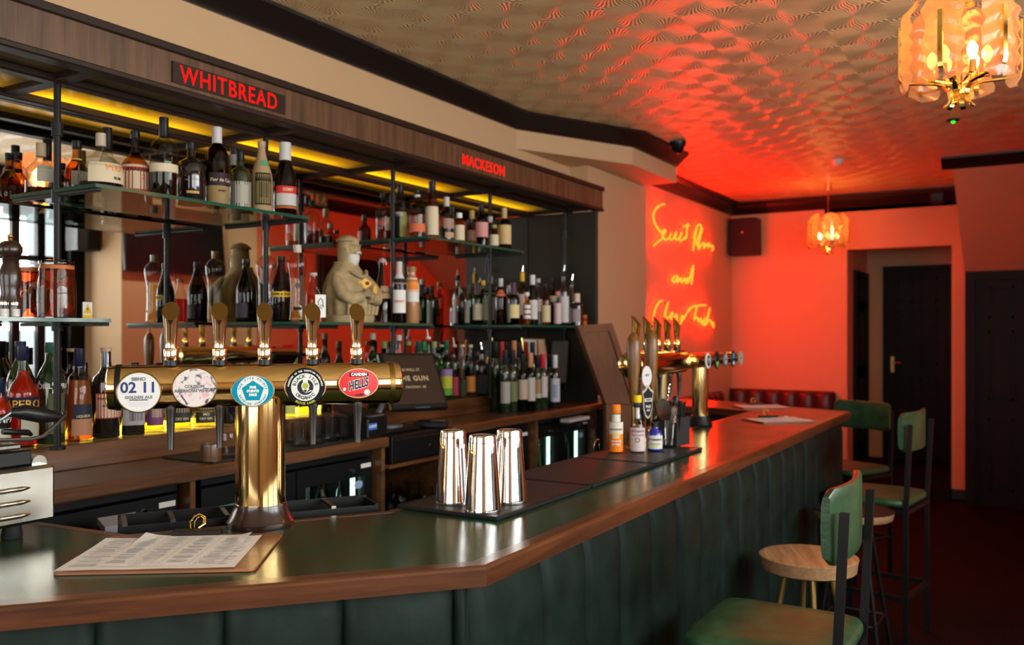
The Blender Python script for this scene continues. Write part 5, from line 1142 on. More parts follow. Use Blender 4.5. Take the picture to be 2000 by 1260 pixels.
for r_i in range(4):
    for c_i in range(3): kb.bbox((-.026+c_i*.019, -.062+r_i*.015, .030), (-.012+c_i*.019, -.052+r_i*.015, .0325), .001)
kb.build('keys', greybezel, cr_)

# till screen: tilted back, facing the bar
c0 = at(735, 687, d=3.98); c1 = at(843, 690, d=4.16); c2 = at(882, 795, d=4.06); c3 = at(771, 802, d=3.88)
def quad_frame(c0, c1, c2, c3):
    o = (c0+c1+c2+c3)/4; r = ((c1+c2)-(c0+c3)).normalized(); u = ((c0+c1)-(c2+c3)); u = (u-r*u.dot(r)).normalized(); n = r.cross(u)
    W = ((c1-c0).length+(c2-c3).length)/2; Hh = ((c0-c3).length+(c1-c2).length)/2
    M = Matrix(((r.x,u.x,n.x,o.x),(r.y,u.y,n.y,o.y),(r.z,u.z,n.z,o.z),(0,0,0,1))); return M, W, Hh
M, W, Hh = quad_frame(c0, c1, c2, c3)
t = thing('till_screen', 'black till screen reading THE GUN in cream letters', 'screen'); t.matrix_world = M
MB().bbox((-W/2, -Hh/2, -.03), (W/2, Hh/2, 0), .006).build('screen_case', black, t); MB().box((-W/2+.018, -Hh/2+.026, 0), (W/2-.014, Hh/2-.016, .0012)).build('display', pm('till_display', (.030, .017, .012), .35), t, None)
MB().box((-.03, -Hh/2+.004, .0002), (.045, -Hh/2+.010, .0014)).build('status_light_bar', flat((.05, .08, .14)), t, None)
Ms = lambda x, y: Matrix.Translation((x, y, .0018))
text('lettering', '220 WELL ST.', txtcream, t, Ms(-.008, .052), .017, .0002, .0001, 1.1); text('lettering', 'THE GUN', txtcream, t, Ms(-.004, .008), .034, .0006, .0001, 1.15); text('lettering', 'HACKNEY, E9', txtcream, t, Ms(0, -.035), .016, .0002, .0001, 1.1)
MB().bbox((-.03, -.10, -.08), (.03, -.03, -.03), .006).build('screen_bracket', greybezel, t)
# glasses in the niche below the till
gl0 = None; rr = random.Random(5); k = 0
for i in range(5):
    for j in range(3):
        x = 2.985+i*.083+(.02 if j % 2 else 0); y = 2.44+j*.09
        if gl0 is None:
            gl0 = thing('wine_glass', '', 'glass', (0, 0, 0), 0, 'glasses kept in the niche under the till')
            MB().lathe([(0,.030),(.002,.030),(.004,.006),(.05,.004),(.058,.012),(.075,.034),(.10,.038),(.13,.033),(.13,.0315),(.10,.036),(.076,.032),(.06,.001)], 20).build('glass_bowl', g_tumbler, gl0, 60); o = gl0
        else: o = copy_tree(gl0)
        o.location = (x, y, .7155); o.scale = (1, 1, 1.0+.15*((i+j) % 3)); o['label'] = 'clear glass with other glasses in the dark niche under the till'
# black bins and tray on the inner side of the bar end: speed rail with clips
q0 = Vector((1.335, 1.885)); q1 = Vector((1.865, 1.530)); dl = (q1-q0).normalized(); nl = Vector((-dl.y, dl.x))
t = thing('speed_rail', 'black speed rail tray hooked along the inner edge of the bar', 'tray', (0, 0, 0))
def slab(bm, s0, s1, o0, o1, z0, z1): bm.prism([tuple(q0+dl*s0+nl*o0), tuple(q0+dl*s1+nl*o0), tuple(q0+dl*s1+nl*o1), tuple(q0+dl*s0+nl*o1)], z0, z1)
L_ = (q1-q0).length
b = MB(); slab(b, 0, L_, .0, .006, 1.055, 1.117); slab(b, 0, L_, .114, .12, 1.055, 1.125); slab(b, 0, .006, .006, .114, 1.055, 1.12); slab(b, L_-.006, L_, .006, .114, 1.055, 1.12); slab(b, 0, L_, .006, .114, 1.055, 1.06); b.build('tray_body', black, t, None)
for f in (0.01, .18, .38, .60, .80): b = MB(); slab(b, L_*f, L_*f+.012, -.001, .121, 1.117, 1.124); b.build('metal_clip', darksteel if f < .3 else steelb, t, None)
slab_b = MB(); 
o = thing('paper_stack', 'white paper stack on the shelf inside the near bar end', 'papers', (0, 0, 0))
pp = [tuple(at(190, 1012, Z=1.05).xy), tuple(at(265, 1000, Z=1.05).xy), tuple(at(268, 1018, Z=1.05).xy), tuple(at(205, 1030, Z=1.05).xy)]
MB().prism(pp, 1.03, 1.05).build('paper_sheets', flat((.5, .55, .7)), o, None)
MB().prism([tuple(Vector(p)+Vector((.0, 0))) for p in pp], .98, 1.029).build('paper_tray', black, o, None)
# frames leaning at the far end of the counter
def flatframe(name, label, cat, cs, bw, fm, im, th=.012, rec=None):
    M, W, Hh = quad_frame(*cs); t = thing(name, label, cat); t.matrix_world = M
    MB().bbox((-W/2, -Hh/2, -th), (-W/2+bw, Hh/2, 0), .002).bbox((W/2-bw, -Hh/2, -th), (W/2, Hh/2, 0), .002).bbox((-W/2+bw, -Hh/2, -th), (W/2-bw, -Hh/2+bw, 0), .002).bbox((-W/2+bw, Hh/2-bw, -th), (W/2-bw, Hh/2, 0), .002).build('frame', fm, t)
    MB().box((-W/2+bw, -Hh/2+bw, -th+.001), (W/2-bw, Hh/2-bw, -.005 if rec is None else rec)).build('panel', im, t, None); return t
flatframe('framed_print', 'gold edged white print leaning behind the wine bottles', 'picture', (at(1024, 660, X=4.80), at(1068, 660, X=4.97), at(1072, 735, X=4.92), at(1026, 735, X=4.75)), .010, gold, white)
flatframe('menu_board', 'grey chalk menu board leaning right of the gold edged print', 'board', (at(1072, 664, X=4.985), at(1107, 664, X=5.0), at(1112, 748, X=4.95), at(1076, 748, X=4.935)), .006, black, flat((.16, .14, .13)))
MBt = thing('picture_card', 'small framed card in the shadow by the wooden flap', 'picture', (at(1145, 735, Y=2.66).x, 2.66, ZB+.001), -.2); MB().bbox((-.035, 0, 0), (.035, .008, .10), .001).build('frame', black, MBt); MB().box((-.027, -.001, .012), (.027, .0, .088)).build('card', flat((.35, .30, .22)), MBt, None); MB().lathe([(0,.002),(.03,.007),(.05,.004),(.055,.008),(.065,.004)], 8, 0, Matrix.Translation((0, -.0015, .018)) @ Matrix.Scale(.1, 4, (0, 1, 0))).build('dark_figure', txtblack, MBt)
t = thing('paper_stack', 'black tray of loose papers at the far end of the back counter', 'papers', (at(1150, 770, Z=ZB).x, at(1150, 770, Z=ZB).y, ZB+.001), .4); MB().bbox((-.13, -.10, 0), (.13, .10, .03), .004).build('paper_tray', black, t)
for k in range(3): MB().box((-.11, -.085, .031+k*.004), (.11, .085, .034+k*.004), 0, Matrix.Rotation(.1*k-.1, 4, 'Z')).build('paper_sheets', flat((.42, .38, .35) if k == 2 else (.20, .10, .09)), t, None)
fl = thing('counter_flap', 'brown wooden flap door propped up at the far end of the back counter', 'flap')
fq = [at(1128, 636, d=5.28), at(1196, 631, d=5.42), at(1246, 789, d=5.42), at(1184, 789, d=5.30)]; fn = (fq[1]-fq[0]).cross(fq[3]-fq[0]).normalized()
def fpt(a_, b_): return fq[0].lerp(fq[1], a_).lerp(fq[3].lerp(fq[2], a_), b_)
if fn.dot(Vector((0, 0, H)) - fq[0]) < 0: fn = -fn
fm = MB()
for (a0, a1, b0_, b1_) in ((0, .16, 0, 1), (.84, 1, 0, 1), (.16, .84, 0, .09), (.16, .84, .91, 1)): fm.hexa([fpt(a0, b0_), fpt(a1, b0_), fpt(a1, b1_), fpt(a0, b1_)], tuple(fn*-.035))
fm.build('flap_frame', flapwood, fl, None); MB().hexa([fpt(.15, .08)-fn*.012, fpt(.85, .08)-fn*.012, fpt(.85, .92)-fn*.012, fpt(.15, .92)-fn*.012], tuple(fn*-.015)).build('panel', flapwood, fl, None)
ga = [Vector((fq[3].x, fq[3].y, 0)), Vector((fq[2].x, fq[2].y, 0)), fq[2]-Vector((0, 0, .004)), fq[3]-Vector((0, 0, .004))]; MB().hexa(ga, tuple(fn*-.03)).build('gate_panel', flapwood, fl, None)
t = thing('napkin_holder', 'pile of white napkins and papers on the far fridge top', 'napkins', (at(1110, 826, Y=2.38).x, 2.30, 1.055), 0)
MB().bbox((-.16, 0, 0), (.16, .07, .012), .002).build('tray', black, t); MB().bbox((-.13, .004, .012), (.13, .066, .030), .001).build('napkin_pile', flat((.45, .42, .42)), t)
# chrome gooseneck taps of the bar sink
for i, (u, lab) in enumerate(((1160, 'thin chrome swan neck tap, left one behind the bar mats'), (1203, 'thin chrome swan neck tap, right one behind the bitters bottles'))):
    q = at(u, 800, Y=1.60 if i == 0 else 1.56); hh = .245
    t = thing('sink_tap', lab, 'tap', (q.x, q.y, .90), 0, 'chrome swan neck taps behind the bar')
    r_ = .03; MB().tube([(0, 0, 0), (0, 0, .16+i*.02)] + [(r_-r_*math.cos(a), 0, .20+i*.02+r_*math.sin(a)) for a in [PI*k/10 for k in range(0, 10)]] + [(2*r_, 0, .18+i*.02)], .0042, 10).build('tap_spout', steel, t); MB().lathe([(-.02,.016),(0,.016),(.004,.008)], 14).build('tap_base', steel, t)
t = thing('sink_unit', 'dark steel sink unit below the inner edge of the bar', 'sink', (2.5, 1.525, .78)); 
MB().box((0, 0, 0), (1.6, .008, .095)).box((0, .20, 0), (1.6, .208, .095)).box((0, .008, 0), (1.6, .20, .01)).box((0, .008, .09), (.3, .20, .098)).box((.55, .008, .09), (.9, .20, .098)).box((1.2, .008, .09), (1.6, .20, .098)).build('basin', darksteel, t, None)
for x in (.02, 1.55): MB().box((x, .01, -.78), (x+.03, .04, 0)).box((x, .17, -.78), (x+.03, .20, 0)).build('sink_leg', darksteel, t, None)
# ================================================================== BITTERS, GARNISH TOOLS
def rz_to_cam(x, y): return math.atan2(-y, -x) + PI/2
ZMM = ZM
def simple_bottle(x, y, label, prof, gm, parts):
    t = thing('bitters_bottle', label, 'bottle', (x, y, ZMM), rz_to_cam(x, y), 'bitters bottles on the far bar mat')
    MB().lathe(prof, 28).build('bottle_glass', gm, t, 50)
    for nm, pr, m in parts: MB().lathe(pr, 28).build(nm, m, t, 50)
    return t
def wrap_label(t, r, z0, z1, m, arc=200, name='paper_label'):
    n = 16; vs = []
    for z in (z0, z1):
        for i in range(n+1): a = math.radians(-90-arc/2+arc*i/n); vs.append((r*math.cos(a), r*math.sin(a), z))
    return MB().add(vs, [(i, i+1, n+2+i, n+1+i) for i in range(n)]).build(name, m, t, 50)
orange = flat((.85, .22, .015), .45)
t = simple_bottle(3.14, 1.405, 'bitters bottle with orange cap and white and orange paper label', [(0,.022),(.004,.026),(.092,.026),(.104,.022),(.115,.0165),(.150,.0155),(.152,.0155)], 'x' and g_brown, [('cap', [(.150,.0165),(.152,.0178),(.181,.0175),(.184,.0165)], orange), ('neck_wrap', [(.118,.0172),(.147,.0165)], flat((.68, .66, .60)))])
wrap_label(t, .0268, .004, .088, orange, 300); wrap_label(t, .0270, .072, .118, flat((.70, .66, .56)), 170); wrap_label(t, .0272, .055, .078, flat((.75, .55, .25)), 60)
text('lettering', 'ORANGE', txtwhite, t, frame_m((0, -.0275, .045), (1, 0, 0)), .010, .0003, .0001, 1, .0275); text('lettering', 'BITTERS', txtwhite, t, frame_m((0, -.0275, .032), (1, 0, 0)), .010, .0003, .0001, 1, .0275); text('lettering', 'ANGOSTURA', txtblack, t, frame_m((0, -.0276, .090), (1, 0, 0)), .009, .0003, .0001, 1, .0275)
t = simple_bottle(3.185, 1.335, 'tall clear bitters bottle with yellow cap and pink white label', [(0,.024),(.004,.028),(.098,.028),(.112,.024),(.130,.017),(.160,.0145),(.176,.0145)], g_clear, [('liquid', [(.005,.025),(.096,.025),(.106,.022)], LIQ['wine'] if 0 else glass('pink_spirit', (.85,.55,.55), (.5,.2,.2), .15)), ('cap', [(.192,.0150),(.194,.0158),(.220,.0155)], flat((.85, .62, .01))), ('cap_collar', [(.174,.0170),(.178,.0180),(.192,.0165)], black), ('pouring_insert', [(.130,.007),(.172,.008)], white)])
MB().lathe([(.2205,.0152),(.238,.0152),(.2385,.0147)], 24).build('clear_cap', g_clear, t)
wrap_label(t, .0285, .006, .096, flat((.55, .46, .48)), 190); wrap_label(t, .0287, .012, .074, flat((.62, .53, .54)), 150)
text('lettering', 'PEYCHAUDS', flat((.25, .05, .07)), t, frame_m((0, -.029, .083), (1, 0, 0)), .010, .0003, .0001, 1, .029); text('lettering', 'AROMATIC BITTERS', flat((.25, .05, .07)), t, frame_m((0, -.0292, .068), (1, 0, 0)), .0062, .0002, .0001, 1, .029)
b = MB(); b.tube([(.008*math.cos(a), -.0292, .050+.008*math.sin(a)) for a in [2*PI*k/16 for k in range(16)]], .0012, 5, closed=True); b.build('round_crest', flat((.25, .05, .07)), t)
t = simple_bottle(3.255, 1.292, 'small cobalt blue dropper bottle with white label', [(0,.025),(.004,.029),(.066,.029),(.078,.024),(.086,.015),(.094,.0145)], cobalt_g, [('cap', [(.093,.0155),(.112,.0155),(.114,.011)], black), ('rubber_bulb', [(.113,.0095),(.125,.0100),(.140,.0085),(.146,.004)], g_smoke)])
wrap_label(t, .0294, .010, .062, flat((.66, .66, .62)), 170); wrap_label(t, .0296, .012, .030, flat((.62, .62, .30)), 50)
text('lettering', 'BITTERMENS', txtblack, t, frame_m((0, -.0300, .046), (1, 0, 0)), .0105, .0003, .0001, 1, .0297); text('lettering', 'ORCHARD BITTERS', txtgrey, t, frame_m((0, -.0300, .030), (1, 0, 0)), .0052, .0002, .0001, 1, .0297)
t = thing('mixing_glass', 'tall clear glass holding bar tools beside the black straw caddy', 'glass', (3.375, 1.285, ZMM))
MB().lathe([(0,.027),(.005,.029),(.135,.041),(.135,.0395),(.008,.027),(.008,.001)], 32).build('glass_bowl', g_tumbler, t, 50)
def tool(name, label, cat, base, tip, build):
    t = thing(name, label, cat, base); d = Vector(tip)-Vector(base); t.rotation_euler = d.to_track_quat('Z', 'Y').to_euler(); build(t, d.length); return t
cx, cy_ = 3.375, 1.285
def bspoon(t, L):
    MB().tube([(.0018*math.cos(k*.9), .0018*math.sin(k*.9), L*k/60) for k in range(61)], .0024, 5).build('twisted_stem', steel, t); MB().lathe([(0,.0035),(.008,.010),(.010,.011),(.012,.003)], 14, 0, Matrix.Translation((0, 0, L-.004))).build('stem_disc', steel, t)
tool('bar_spoon', 'twisted steel bar spoon rising highest from the mixing glass', 'spoon', (cx-.012, cy_+.014, ZMM+.012), (cx+.052, cy_+.012, ZMM+.255), bspoon)
def muddler(t, L): MB().lathe([(0,.010),(.06,.0095),(L*.75,.009),(L*.8,.0115),(L-.008,.0135),(L,.010)], 18).build('muddler_rod', black, t)
tool('muddler', 'black rounded muddler standing in the mixing glass', 'muddler', (cx+.013, cy_-.010, ZMM+.012), (cx+.032, cy_-.024, ZMM+.205), muddler)
def strainer(t, L):
    MB().lathe([(L-.002,.030),(L,.032),(L+.002,.030)], 24, 0, Matrix.Translation((0, 0, 0)), ex=1, ey=.9).build('strainer_plate', steel, t) if 0 else None
    MB().tube([(.0, 0, 0), (0, 0, L*.55)], .004, 6).build('strainer_handle', steel, t)
    n = 24; MB().add([(.030*math.cos(2*PI*k/n), y, L*.55+.045+.045*math.sin(2*PI*k/n)) for y in (-.001, .001) for k in range(n)], [tuple(range(n-1, -1, -1)), tuple(range(n, 2*n))] + [(i, (i+1) % n, n+(i+1) % n, n+i) for i in range(n)]).build('strainer_plate', steelb, t)
tool('julep_strainer', 'oval steel strainer leaning at the left of the mixing glass', 'strainer', (cx-.017, cy_+.002, ZMM+.012), (cx-.040, cy_+.002, ZMM+.19), strainer)
def spring(t, L):
    MB().tube([(0, 0, 0), (0, 0, L*.6)], .0035, 6).build('strainer_handle', steel, t); MB().tube([(.012*math.cos(k*.8), .012*math.sin(k*.8), L*.6+k*.0007) for k in range(90)], .0012, 4).build('coil_spring', steel, t); MB().lathe([(L*.6-.002,.012),(L*.6,.016),(L*.6+.002,.012)], 16).build('strainer_plate', steelb, t)
tool('spring_strainer', 'coiled spring strainer at the front of the mixing glass', 'strainer', (cx-.004, cy_-.019, ZMM+.012), (cx-.014, cy_-.034, ZMM+.165), spring)
t = thing('straw_caddy', 'square black caddy of drinking straws beside the mixing glass', 'caddy', (3.480, 1.300, ZMM), -.25)
b = MB(); s_ = .048; h_ = .115
b.box((-s_, -s_, 0), (s_, s_, .004)); 
for a_, c_ in (((-s_, -s_, .004), (s_, -s_+.004, h_)), ((-s_, s_-.004, .004), (s_, s_, h_)), ((-s_, -s_+.004, .004), (-s_+.004, s_-.004, h_)), ((s_-.004, -s_+.004, .004), (s_, s_-.004, h_)), ((-.002, -s_+.004, .004), (.002, s_-.004, h_))): b.box(a_, c_)
b.build('caddy_box', pm('matt_black_plastic', (.013, .012, .013), .55), t, None)
st = None; rr = random.Random(11)
for k in range(34):
    x = rr.uniform(-.038, .038); y = rr.uniform(-.038, .038); 
    if abs(x) < .006: x = .008
    tx = x + rr.uniform(-.008, .008)*1.2; ty = y + rr.uniform(-.01, .01); tx = max(-.042, min(.042, tx))
    M = Matrix.Translation((3.480, 1.300, ZMM)) @ Matrix.Rotation(-.25, 4, 'Z'); p0 = M @ Vector((x, y, .0045)); p1 = M @ Vector((tx*1.35, ty*1.35, .165+rr.uniform(-.02, .02)))
    d = p1-p0
    if st is None: st = MB().lathe([(0,.003),(.175,.003)], 8).build('drinking_straw', black, None); o = st
    else: o = st.copy(); COL.objects.link(o)
    o.location = p0; o.rotation_euler = d.to_track_quat('Z', 'Y').to_euler(); tag(o, 'black drinking straw bunched in the square caddy', 'straw', 'black straws in the square caddy')
# ================================================================== PANINI GRILL AT THE LEFT
t = thing('contact_grill', 'steel contact grill with black lid handle cut by the left edge of the picture', 'grill', (0, 0, 0))
x0, x1, y0, y1 = .80, 1.232, 1.972, 2.26
def grille_side():
    b = MB().bbox((x0, y0, 1.145), (x1, y1, 1.275), .008); return b
grille_side().build('steel_body', steelb, t)
for z in (1.168, 1.198, 1.228):
    b = MB(); b.lathe([(-.13, .001), (-.125, .007), (.100, .007), (.118, .003), (.122, .001)], 12, 0, Matrix.Translation((1.05, y0+.001, z)) @ Mx, ey=.9, ex=.9).build('louvre', steel, t)
MB().bbox((x0+.01, y0+.02, 1.276), (x1-.045, y1-.01, 1.312), .004).build('lower_plate', black, t); MB().cyl((x1-.022, y0+.03, 1.277), (x1-.022, y0+.10, 1.277), .018, n=20).build('grease_roll', steelb, t)
MB().bbox((x0, y0+.01, 1.316), (x1-.075, y1, 1.330), .004).build('upper_plate', pm('lid_steel', (.35, .34, .32), .25, 1.0), t)
for (x, y) in ((x1-.075, y0+.05), (x0+.05, y0+.05), (x1-.075, y1-.05), (x0+.05, y1-.05)): MB().lathe([(0,.021),(.004,.023),(.03,.019),(.0355,.019)], 16, 0, Matrix.Translation((x, y, ZK))).build('rubber_foot', rubber, t)
hp = [at(-60, 862, Y=1.98), at(60, 858, Y=1.965), at(85, 852, Y=1.955), at(122, 818, Y=1.945), at(128, 812, Y=1.95), at(122, 808, Y=1.955), at(100, 812, Y=1.96)]
MB().tube([tuple(p) for p in hp], .0045, 8).build('handle_bar', darksteel, t)
gp = [at(20, 806, Y=1.965), at(45, 805, Y=1.965), at(80, 811, Y=1.96), at(118, 815, Y=1.955)]
MB().tube([tuple(p) for p in gp], [.009, .017, .018, .010], 14).build('handle_grip', black, t, 60)
MB().tube([tuple(at(22, 806, Y=1.965)), tuple(at(5, 818, Y=1.97)), tuple(at(-25, 832, Y=1.98))], .0045, 8).build('handle_bracket', darksteel, t)
MB().tube([tuple(at(5, 843, Y=2.02)), tuple(at(55, 845, Y=2.02)), tuple(at(62, 850, Y=2.02))], [.007, .007, .004], 10).build('release_lever', black, t)
# ================================================================== STOOLS AND CHAIRS
def bar_chair(label, loc, rz):
    t = thing('bar_chair', label, 'chair', loc, rz, 'green leather bar chairs'); q = .011; w2 = .20; dp = .40
    for x in (-w2, w2):
        b = MB()                                       # rear leg runs up past the seat as the back upright
        b.hexa([(x-q, -q, 0), (x+q, -q, 0), (x+q, q, 0), (x-q, q, 0)], (0, 0, .70)); b.add([(x-q,-q,.70),(x+q,-q,.70),(x+q,q,.70),(x-q,q,.70),(x-q,-q-.02,1.125),(x+q,-q-.02,1.125),(x+q,q-.02,1.125),(x-q,q-.02,1.125)], [(4,5,6,7),(0,1,5,4),(1,2,6,5),(2,3,7,6),(3,0,4,7)])
        b.build('leg', blackm, t, None); MB().box((x-q, dp-q, 0), (x+q, dp+q, .70)).build('leg', blackm, t, None)
    for z, nm in ((.26, 'footrest'), (.69, 'seat_rail')):
        MB().box((-w2+q, -q, z-q), (w2-q, q, z+q)).build(nm, blackm, t, None); MB().box((-w2+q, dp-q, z-q), (w2-q, dp+q, z+q)).build(nm, blackm, t, None)
        for x in (-w2, w2): MB().box((x-q, q, z-q), (x+q, dp-q, z+q)).build(nm, blackm, t, None)
    MB().box((-w2+.01, .012, .702), (w2-.01, dp-.0, .708)).build('seat_board', blackm, t, None)
    # cushion
    b = MB(); n = 14; vs = []; 
    def cush(W, D, z0, h, cx=0, cy_=0, cr=.04):
        vs = []; fs = []; R_ = 8; 
        prof = [(-.012, 0), (0, .004), (.004, h*.35), (.003, h*.7), (-.006, h*.9), (-.022, h), (-.06, h+.004), (-.12, h+.005)]
        m = 40
        for off, z in prof:
            for k in range(m):
                a = 2*PI*k/m; c, s2 = math.cos(a), math.sin(a); p = 9 if off > -.05 else 5
                e = (abs(c)**p+abs(s2)**p)**(-1/p); vs.append((cx+(W/2+off)*e*c, cy_+(D/2+off)*e*s2, z0+z))
        for j in range(len(prof)-1):
            for k in range(m): fs.append((j*m+k, j*m+(k+1) % m, (j+1)*m+(k+1) % m, (j+1)*m+k))
        fs += [tuple(range(m-1, -1, -1)), tuple((len(prof)-1)*m+k for k in range(m))]
        return vs, fs
    vs, fs = cush(2*w2+.03, dp+.02, .708, .045, 0, dp/2+.005); MB().add(vs, fs).build('seat_cushion', leather, t, 60)
    # curved back pad, in front of the uprights
    n = 16; m = 8; vs = []; W = w2+.012
    prof = [(0,.002),(.006,.0),(.03,-.001),(.10,-.001),(.165,-.001),(.190,.0),(.196,.003),(.196,.016),(.190,.022),(.165,.026),(.10,.028),(.03,.026),(.006,.022),(0,.016)]
    for i in range(n+1):
        x = -W+2*W*i/n; yb = -.016 + (-.040)*(1-(x/W)**2) + .040; e = .82 if i in (0, n) else 1
        drop = .006*abs(x/W)**8
        for z, y in prof: vs.append((x, -.012+q+.012+ -.030*(1-(x/W)**2) + (y-.012)*e+.012, .985 + (z-.098)*(e if i in (0, n) else 1)+.098 ))
    c = len(prof); fs = [(i*c+j, (i+1)*c+j, (i+1)*c+(j+1) % c, i*c+(j+1) % c) for i in range(n) for j in range(c)] + [tuple(range(c)), tuple(n*c+j for j in range(c-1, -1, -1))]
    MB().add(vs, fs).build('back_cushion', leather, t, 50)
    return t
ch = bar_chair('green leather bar chair nearest the camera, in the lower right corner', (2.55, .445, 0), 0.0)
c2_ = copy_tree(ch); c2_.location = (4.965, .545, 0); c2_.rotation_euler = (0, 0, -.14); c2_['label'] = 'green leather bar chair standing alone farther right, back turned to the doors'
c3_ = copy_tree(ch); c3_.location = (6.32, 1.02, 0); c3_.rotation_euler = (0, 0, 1.15); c3_['label'] = 'shadowed green bar chair beyond the far corner of the bar'; c3_.scale = (.97, .97, .95)
def round_stool(label, loc, rt, seat, edge, legm, foot=None, n=4, rot=.4, top=.75, lt=.055):
    t = thing('round_stool', label, 'stool', loc, rot)
    MB().lathe([(top-lt, rt*.90), (top-lt+.006, rt*.955), (top-.012, rt*.985), (top-.006, rt)], 48).build('seat_edge', edge, t, 50)
    MB().lathe([(top-.006, rt), (top-.002, rt), (top, rt*.975), (top+.0005, rt*.9)], 48).build('seat_top', seat, t, 50)
    for k in range(n):
        a = 2*PI*k/n; c, s_ = math.cos(a), math.sin(a)
        MB().tube([(rt*.45*c, rt*.45*s_, top-lt), (rt*1.18*c, rt*1.18*s_, .003)], .010, 10).build('leg', legm, t)
    if foot is not None:
        z = .24; r = rt*.45 + (rt*.73)*(top-lt-z)/(top-lt)
        pts = [(r*math.cos(2*PI*k/n), r*math.sin(2*PI*k/n), z) for k in range(n)]
        MB().tube(pts, .007, 8, closed=True).build('footrest', foot, t)
    return t
round_stool('round oak topped stool with gold legs between the near chair and bar', (3.41, .745, 0), .178, oak, oak_e, goldleg, goldleg)
round_stool('round stool with dark leather top, oak edge and black legs', (4.42, .76, 0), .182, pm('black_leather_top', (.012, .010, .010), .25), oak_e, blackm, darksteel, rot=.75, lt=.045)
# ================================================================== BENCH AGAINST THE FAR WALL
t = thing('bench_seat', 'dark red leather channel back bench against the red lit far wall', 'bench', (0, 0, 0))
yb0, yb1 = 1.80, 2.85
MB().bbox((8.86, yb0, .12), (9.40, yb1, .40), .02).build('bench_base', cornice_m, t); MB().bbox((8.84, yb0, .40), (9.30, yb1, .50), .03).build('seat_cushion', redleather, t)
n = 6
for k in range(n):
    a = yb0+(yb1-yb0)*k/n; c = yb0+(yb1-yb0)*(k+1)/n; vs = []
    for j, z in enumerate((.50, .52, .94, .965, .985)):
        for i in range(7):
            s_ = i/6; bul = .045*math.sin(PI*s_)**.5 if 0 < i < 6 else .0; top_ = (0, 1, 1, .75, .1)[j]; vs.append((9.34-bul*top_-.02, a+(c-a)*s_, z))
    MB().add(vs, [(j*7+i, (j+1)*7+i, (j+1)*7+i+1, j*7+i+1) for j in range(4) for i in range(6)]).build('back_channel', redleather, t, 70)
MB().bbox((9.335, yb0-.02, .3), (9.42, yb1, .985), .02).build('back_frame', redleather, t)
n = 8; 
for k in range(n):
    a = 7.5+1.34*k/n; c = 7.5+1.34*(k+1)/n; vs = []
    for j, z in enumerate((.50, .52, .94, .965, .985)):
        for i in range(7):
            s_ = i/6; bul = .045*math.sin(PI*s_)**.5 if 0 < i < 6 else .0; top_ = (0, 1, 1, .75, .1)[j]; vs.append((a+(c-a)*s_, 2.78-bul*top_-.0, z))
    MB().add(vs, [(j*7+i, j*7+i+1, (j+1)*7+i+1, (j+1)*7+i) for j in range(4) for i in range(6)]).build('back_channel', redleather, t, 70)
MB().bbox((7.5, 2.775, .12), (8.86, 2.855, .985), .02).bbox((7.5, 2.35, .12), (8.83, 2.775, .5), .02).build('side_bench', redleather, t)
# ================================================================== NEON
def npx(p): return at(1240+p[0]/2.8636, 240+p[1]/2.8636, Y=2.825)
NEON = dict(first_word=[[(165,455),(140,462),(112,490),(103,525),(115,570),(140,605),(158,628),(150,650),(130,665),(103,688)],
 [(158,628),(172,604),(160,600),(153,632),(172,655),(192,640),(204,618),(192,645),(210,652),(232,612),(226,648),(246,648),(264,612),(250,640),(258,660),(290,628)], [(296,560),(290,610),(286,645),(270,650)], [(268,580),(303,573)],
 [(345,590),(334,650),(325,715)], [(328,650),(345,585),(366,568),(368,600),(345,670),(352,690)], [(378,590),(362,650),(356,708)], [(356,708),(374,680),(388,672),(386,700),(402,680),(412,695),(410,672),(425,690),(433,688),(436,705),(428,716)]],
 second_word=[[(238,856),(218,862),(210,882),(222,892),(240,862),(238,892),(258,868),(262,893),(280,868),(282,890),(300,866)], [(302,868),(284,878),(284,894),(302,886),(327,798),(316,905)]],
 third_word=[[(155,995),(138,1000),(115,1040),(103,1090),(104,1106),(118,1100)],[(186,1005),(170,1060),(166,1094),(182,1090)],[(130,1134),(142,1126)],
 [(182,1090),(205,1078),(212,1062),(200,1072),(204,1098),(222,1084),(234,1072),(236,1104),(248,1128),(262,1108),(270,1080),(260,1088),(262,1108),(282,1080),(292,1058),(306,1048)],
 [(296,1052),(330,1026),(396,1020)],[(346,1028),(336,1075),(330,1104)],[(330,1100),(348,1088),(358,1112),(368,1094),(376,1124),(392,1092),(384,1130),(400,1118),(418,1038),(398,1126),(412,1104),(426,1110),(430,1128),(438,1118),(438,1146)]])
ns = thing('neon_sign', 'handwritten red orange neon words glowing on the far end wall', 'neon sign', (0, 0, 0))
def smooth_path(pts, k=4):
    out = []; n = len(pts)
    for i in range(n-1):
        p0 = pts[max(i-1, 0)]; p1 = pts[i]; p2 = pts[i+1]; p3 = pts[min(i+2, n-1)]
        for j in range(k):
            s_ = j/k; out.append(.5*((2*p1) + (p2-p0)*s_ + (2*p0-5*p1+4*p2-p3)*s_*s_ + (3*p1-p0-3*p2+p3)*s_**3))
    return out + [pts[-1]]
for wn, strokes in NEON.items():
    b = MB(); br = MB()
    for s_ in strokes:
        pts = smooth_path([npx(p) for p in s_]); b.tube(pts, .0085, 6)
        for p in (pts[0], pts[-1]): br.cyl(p, (p.x, 2.858, p.z), .003, n=6)
    w_o = b.build('neon_word', em_neon, ns, 80); br.build('wall_bracket', black, w_o, None)
b = MB()
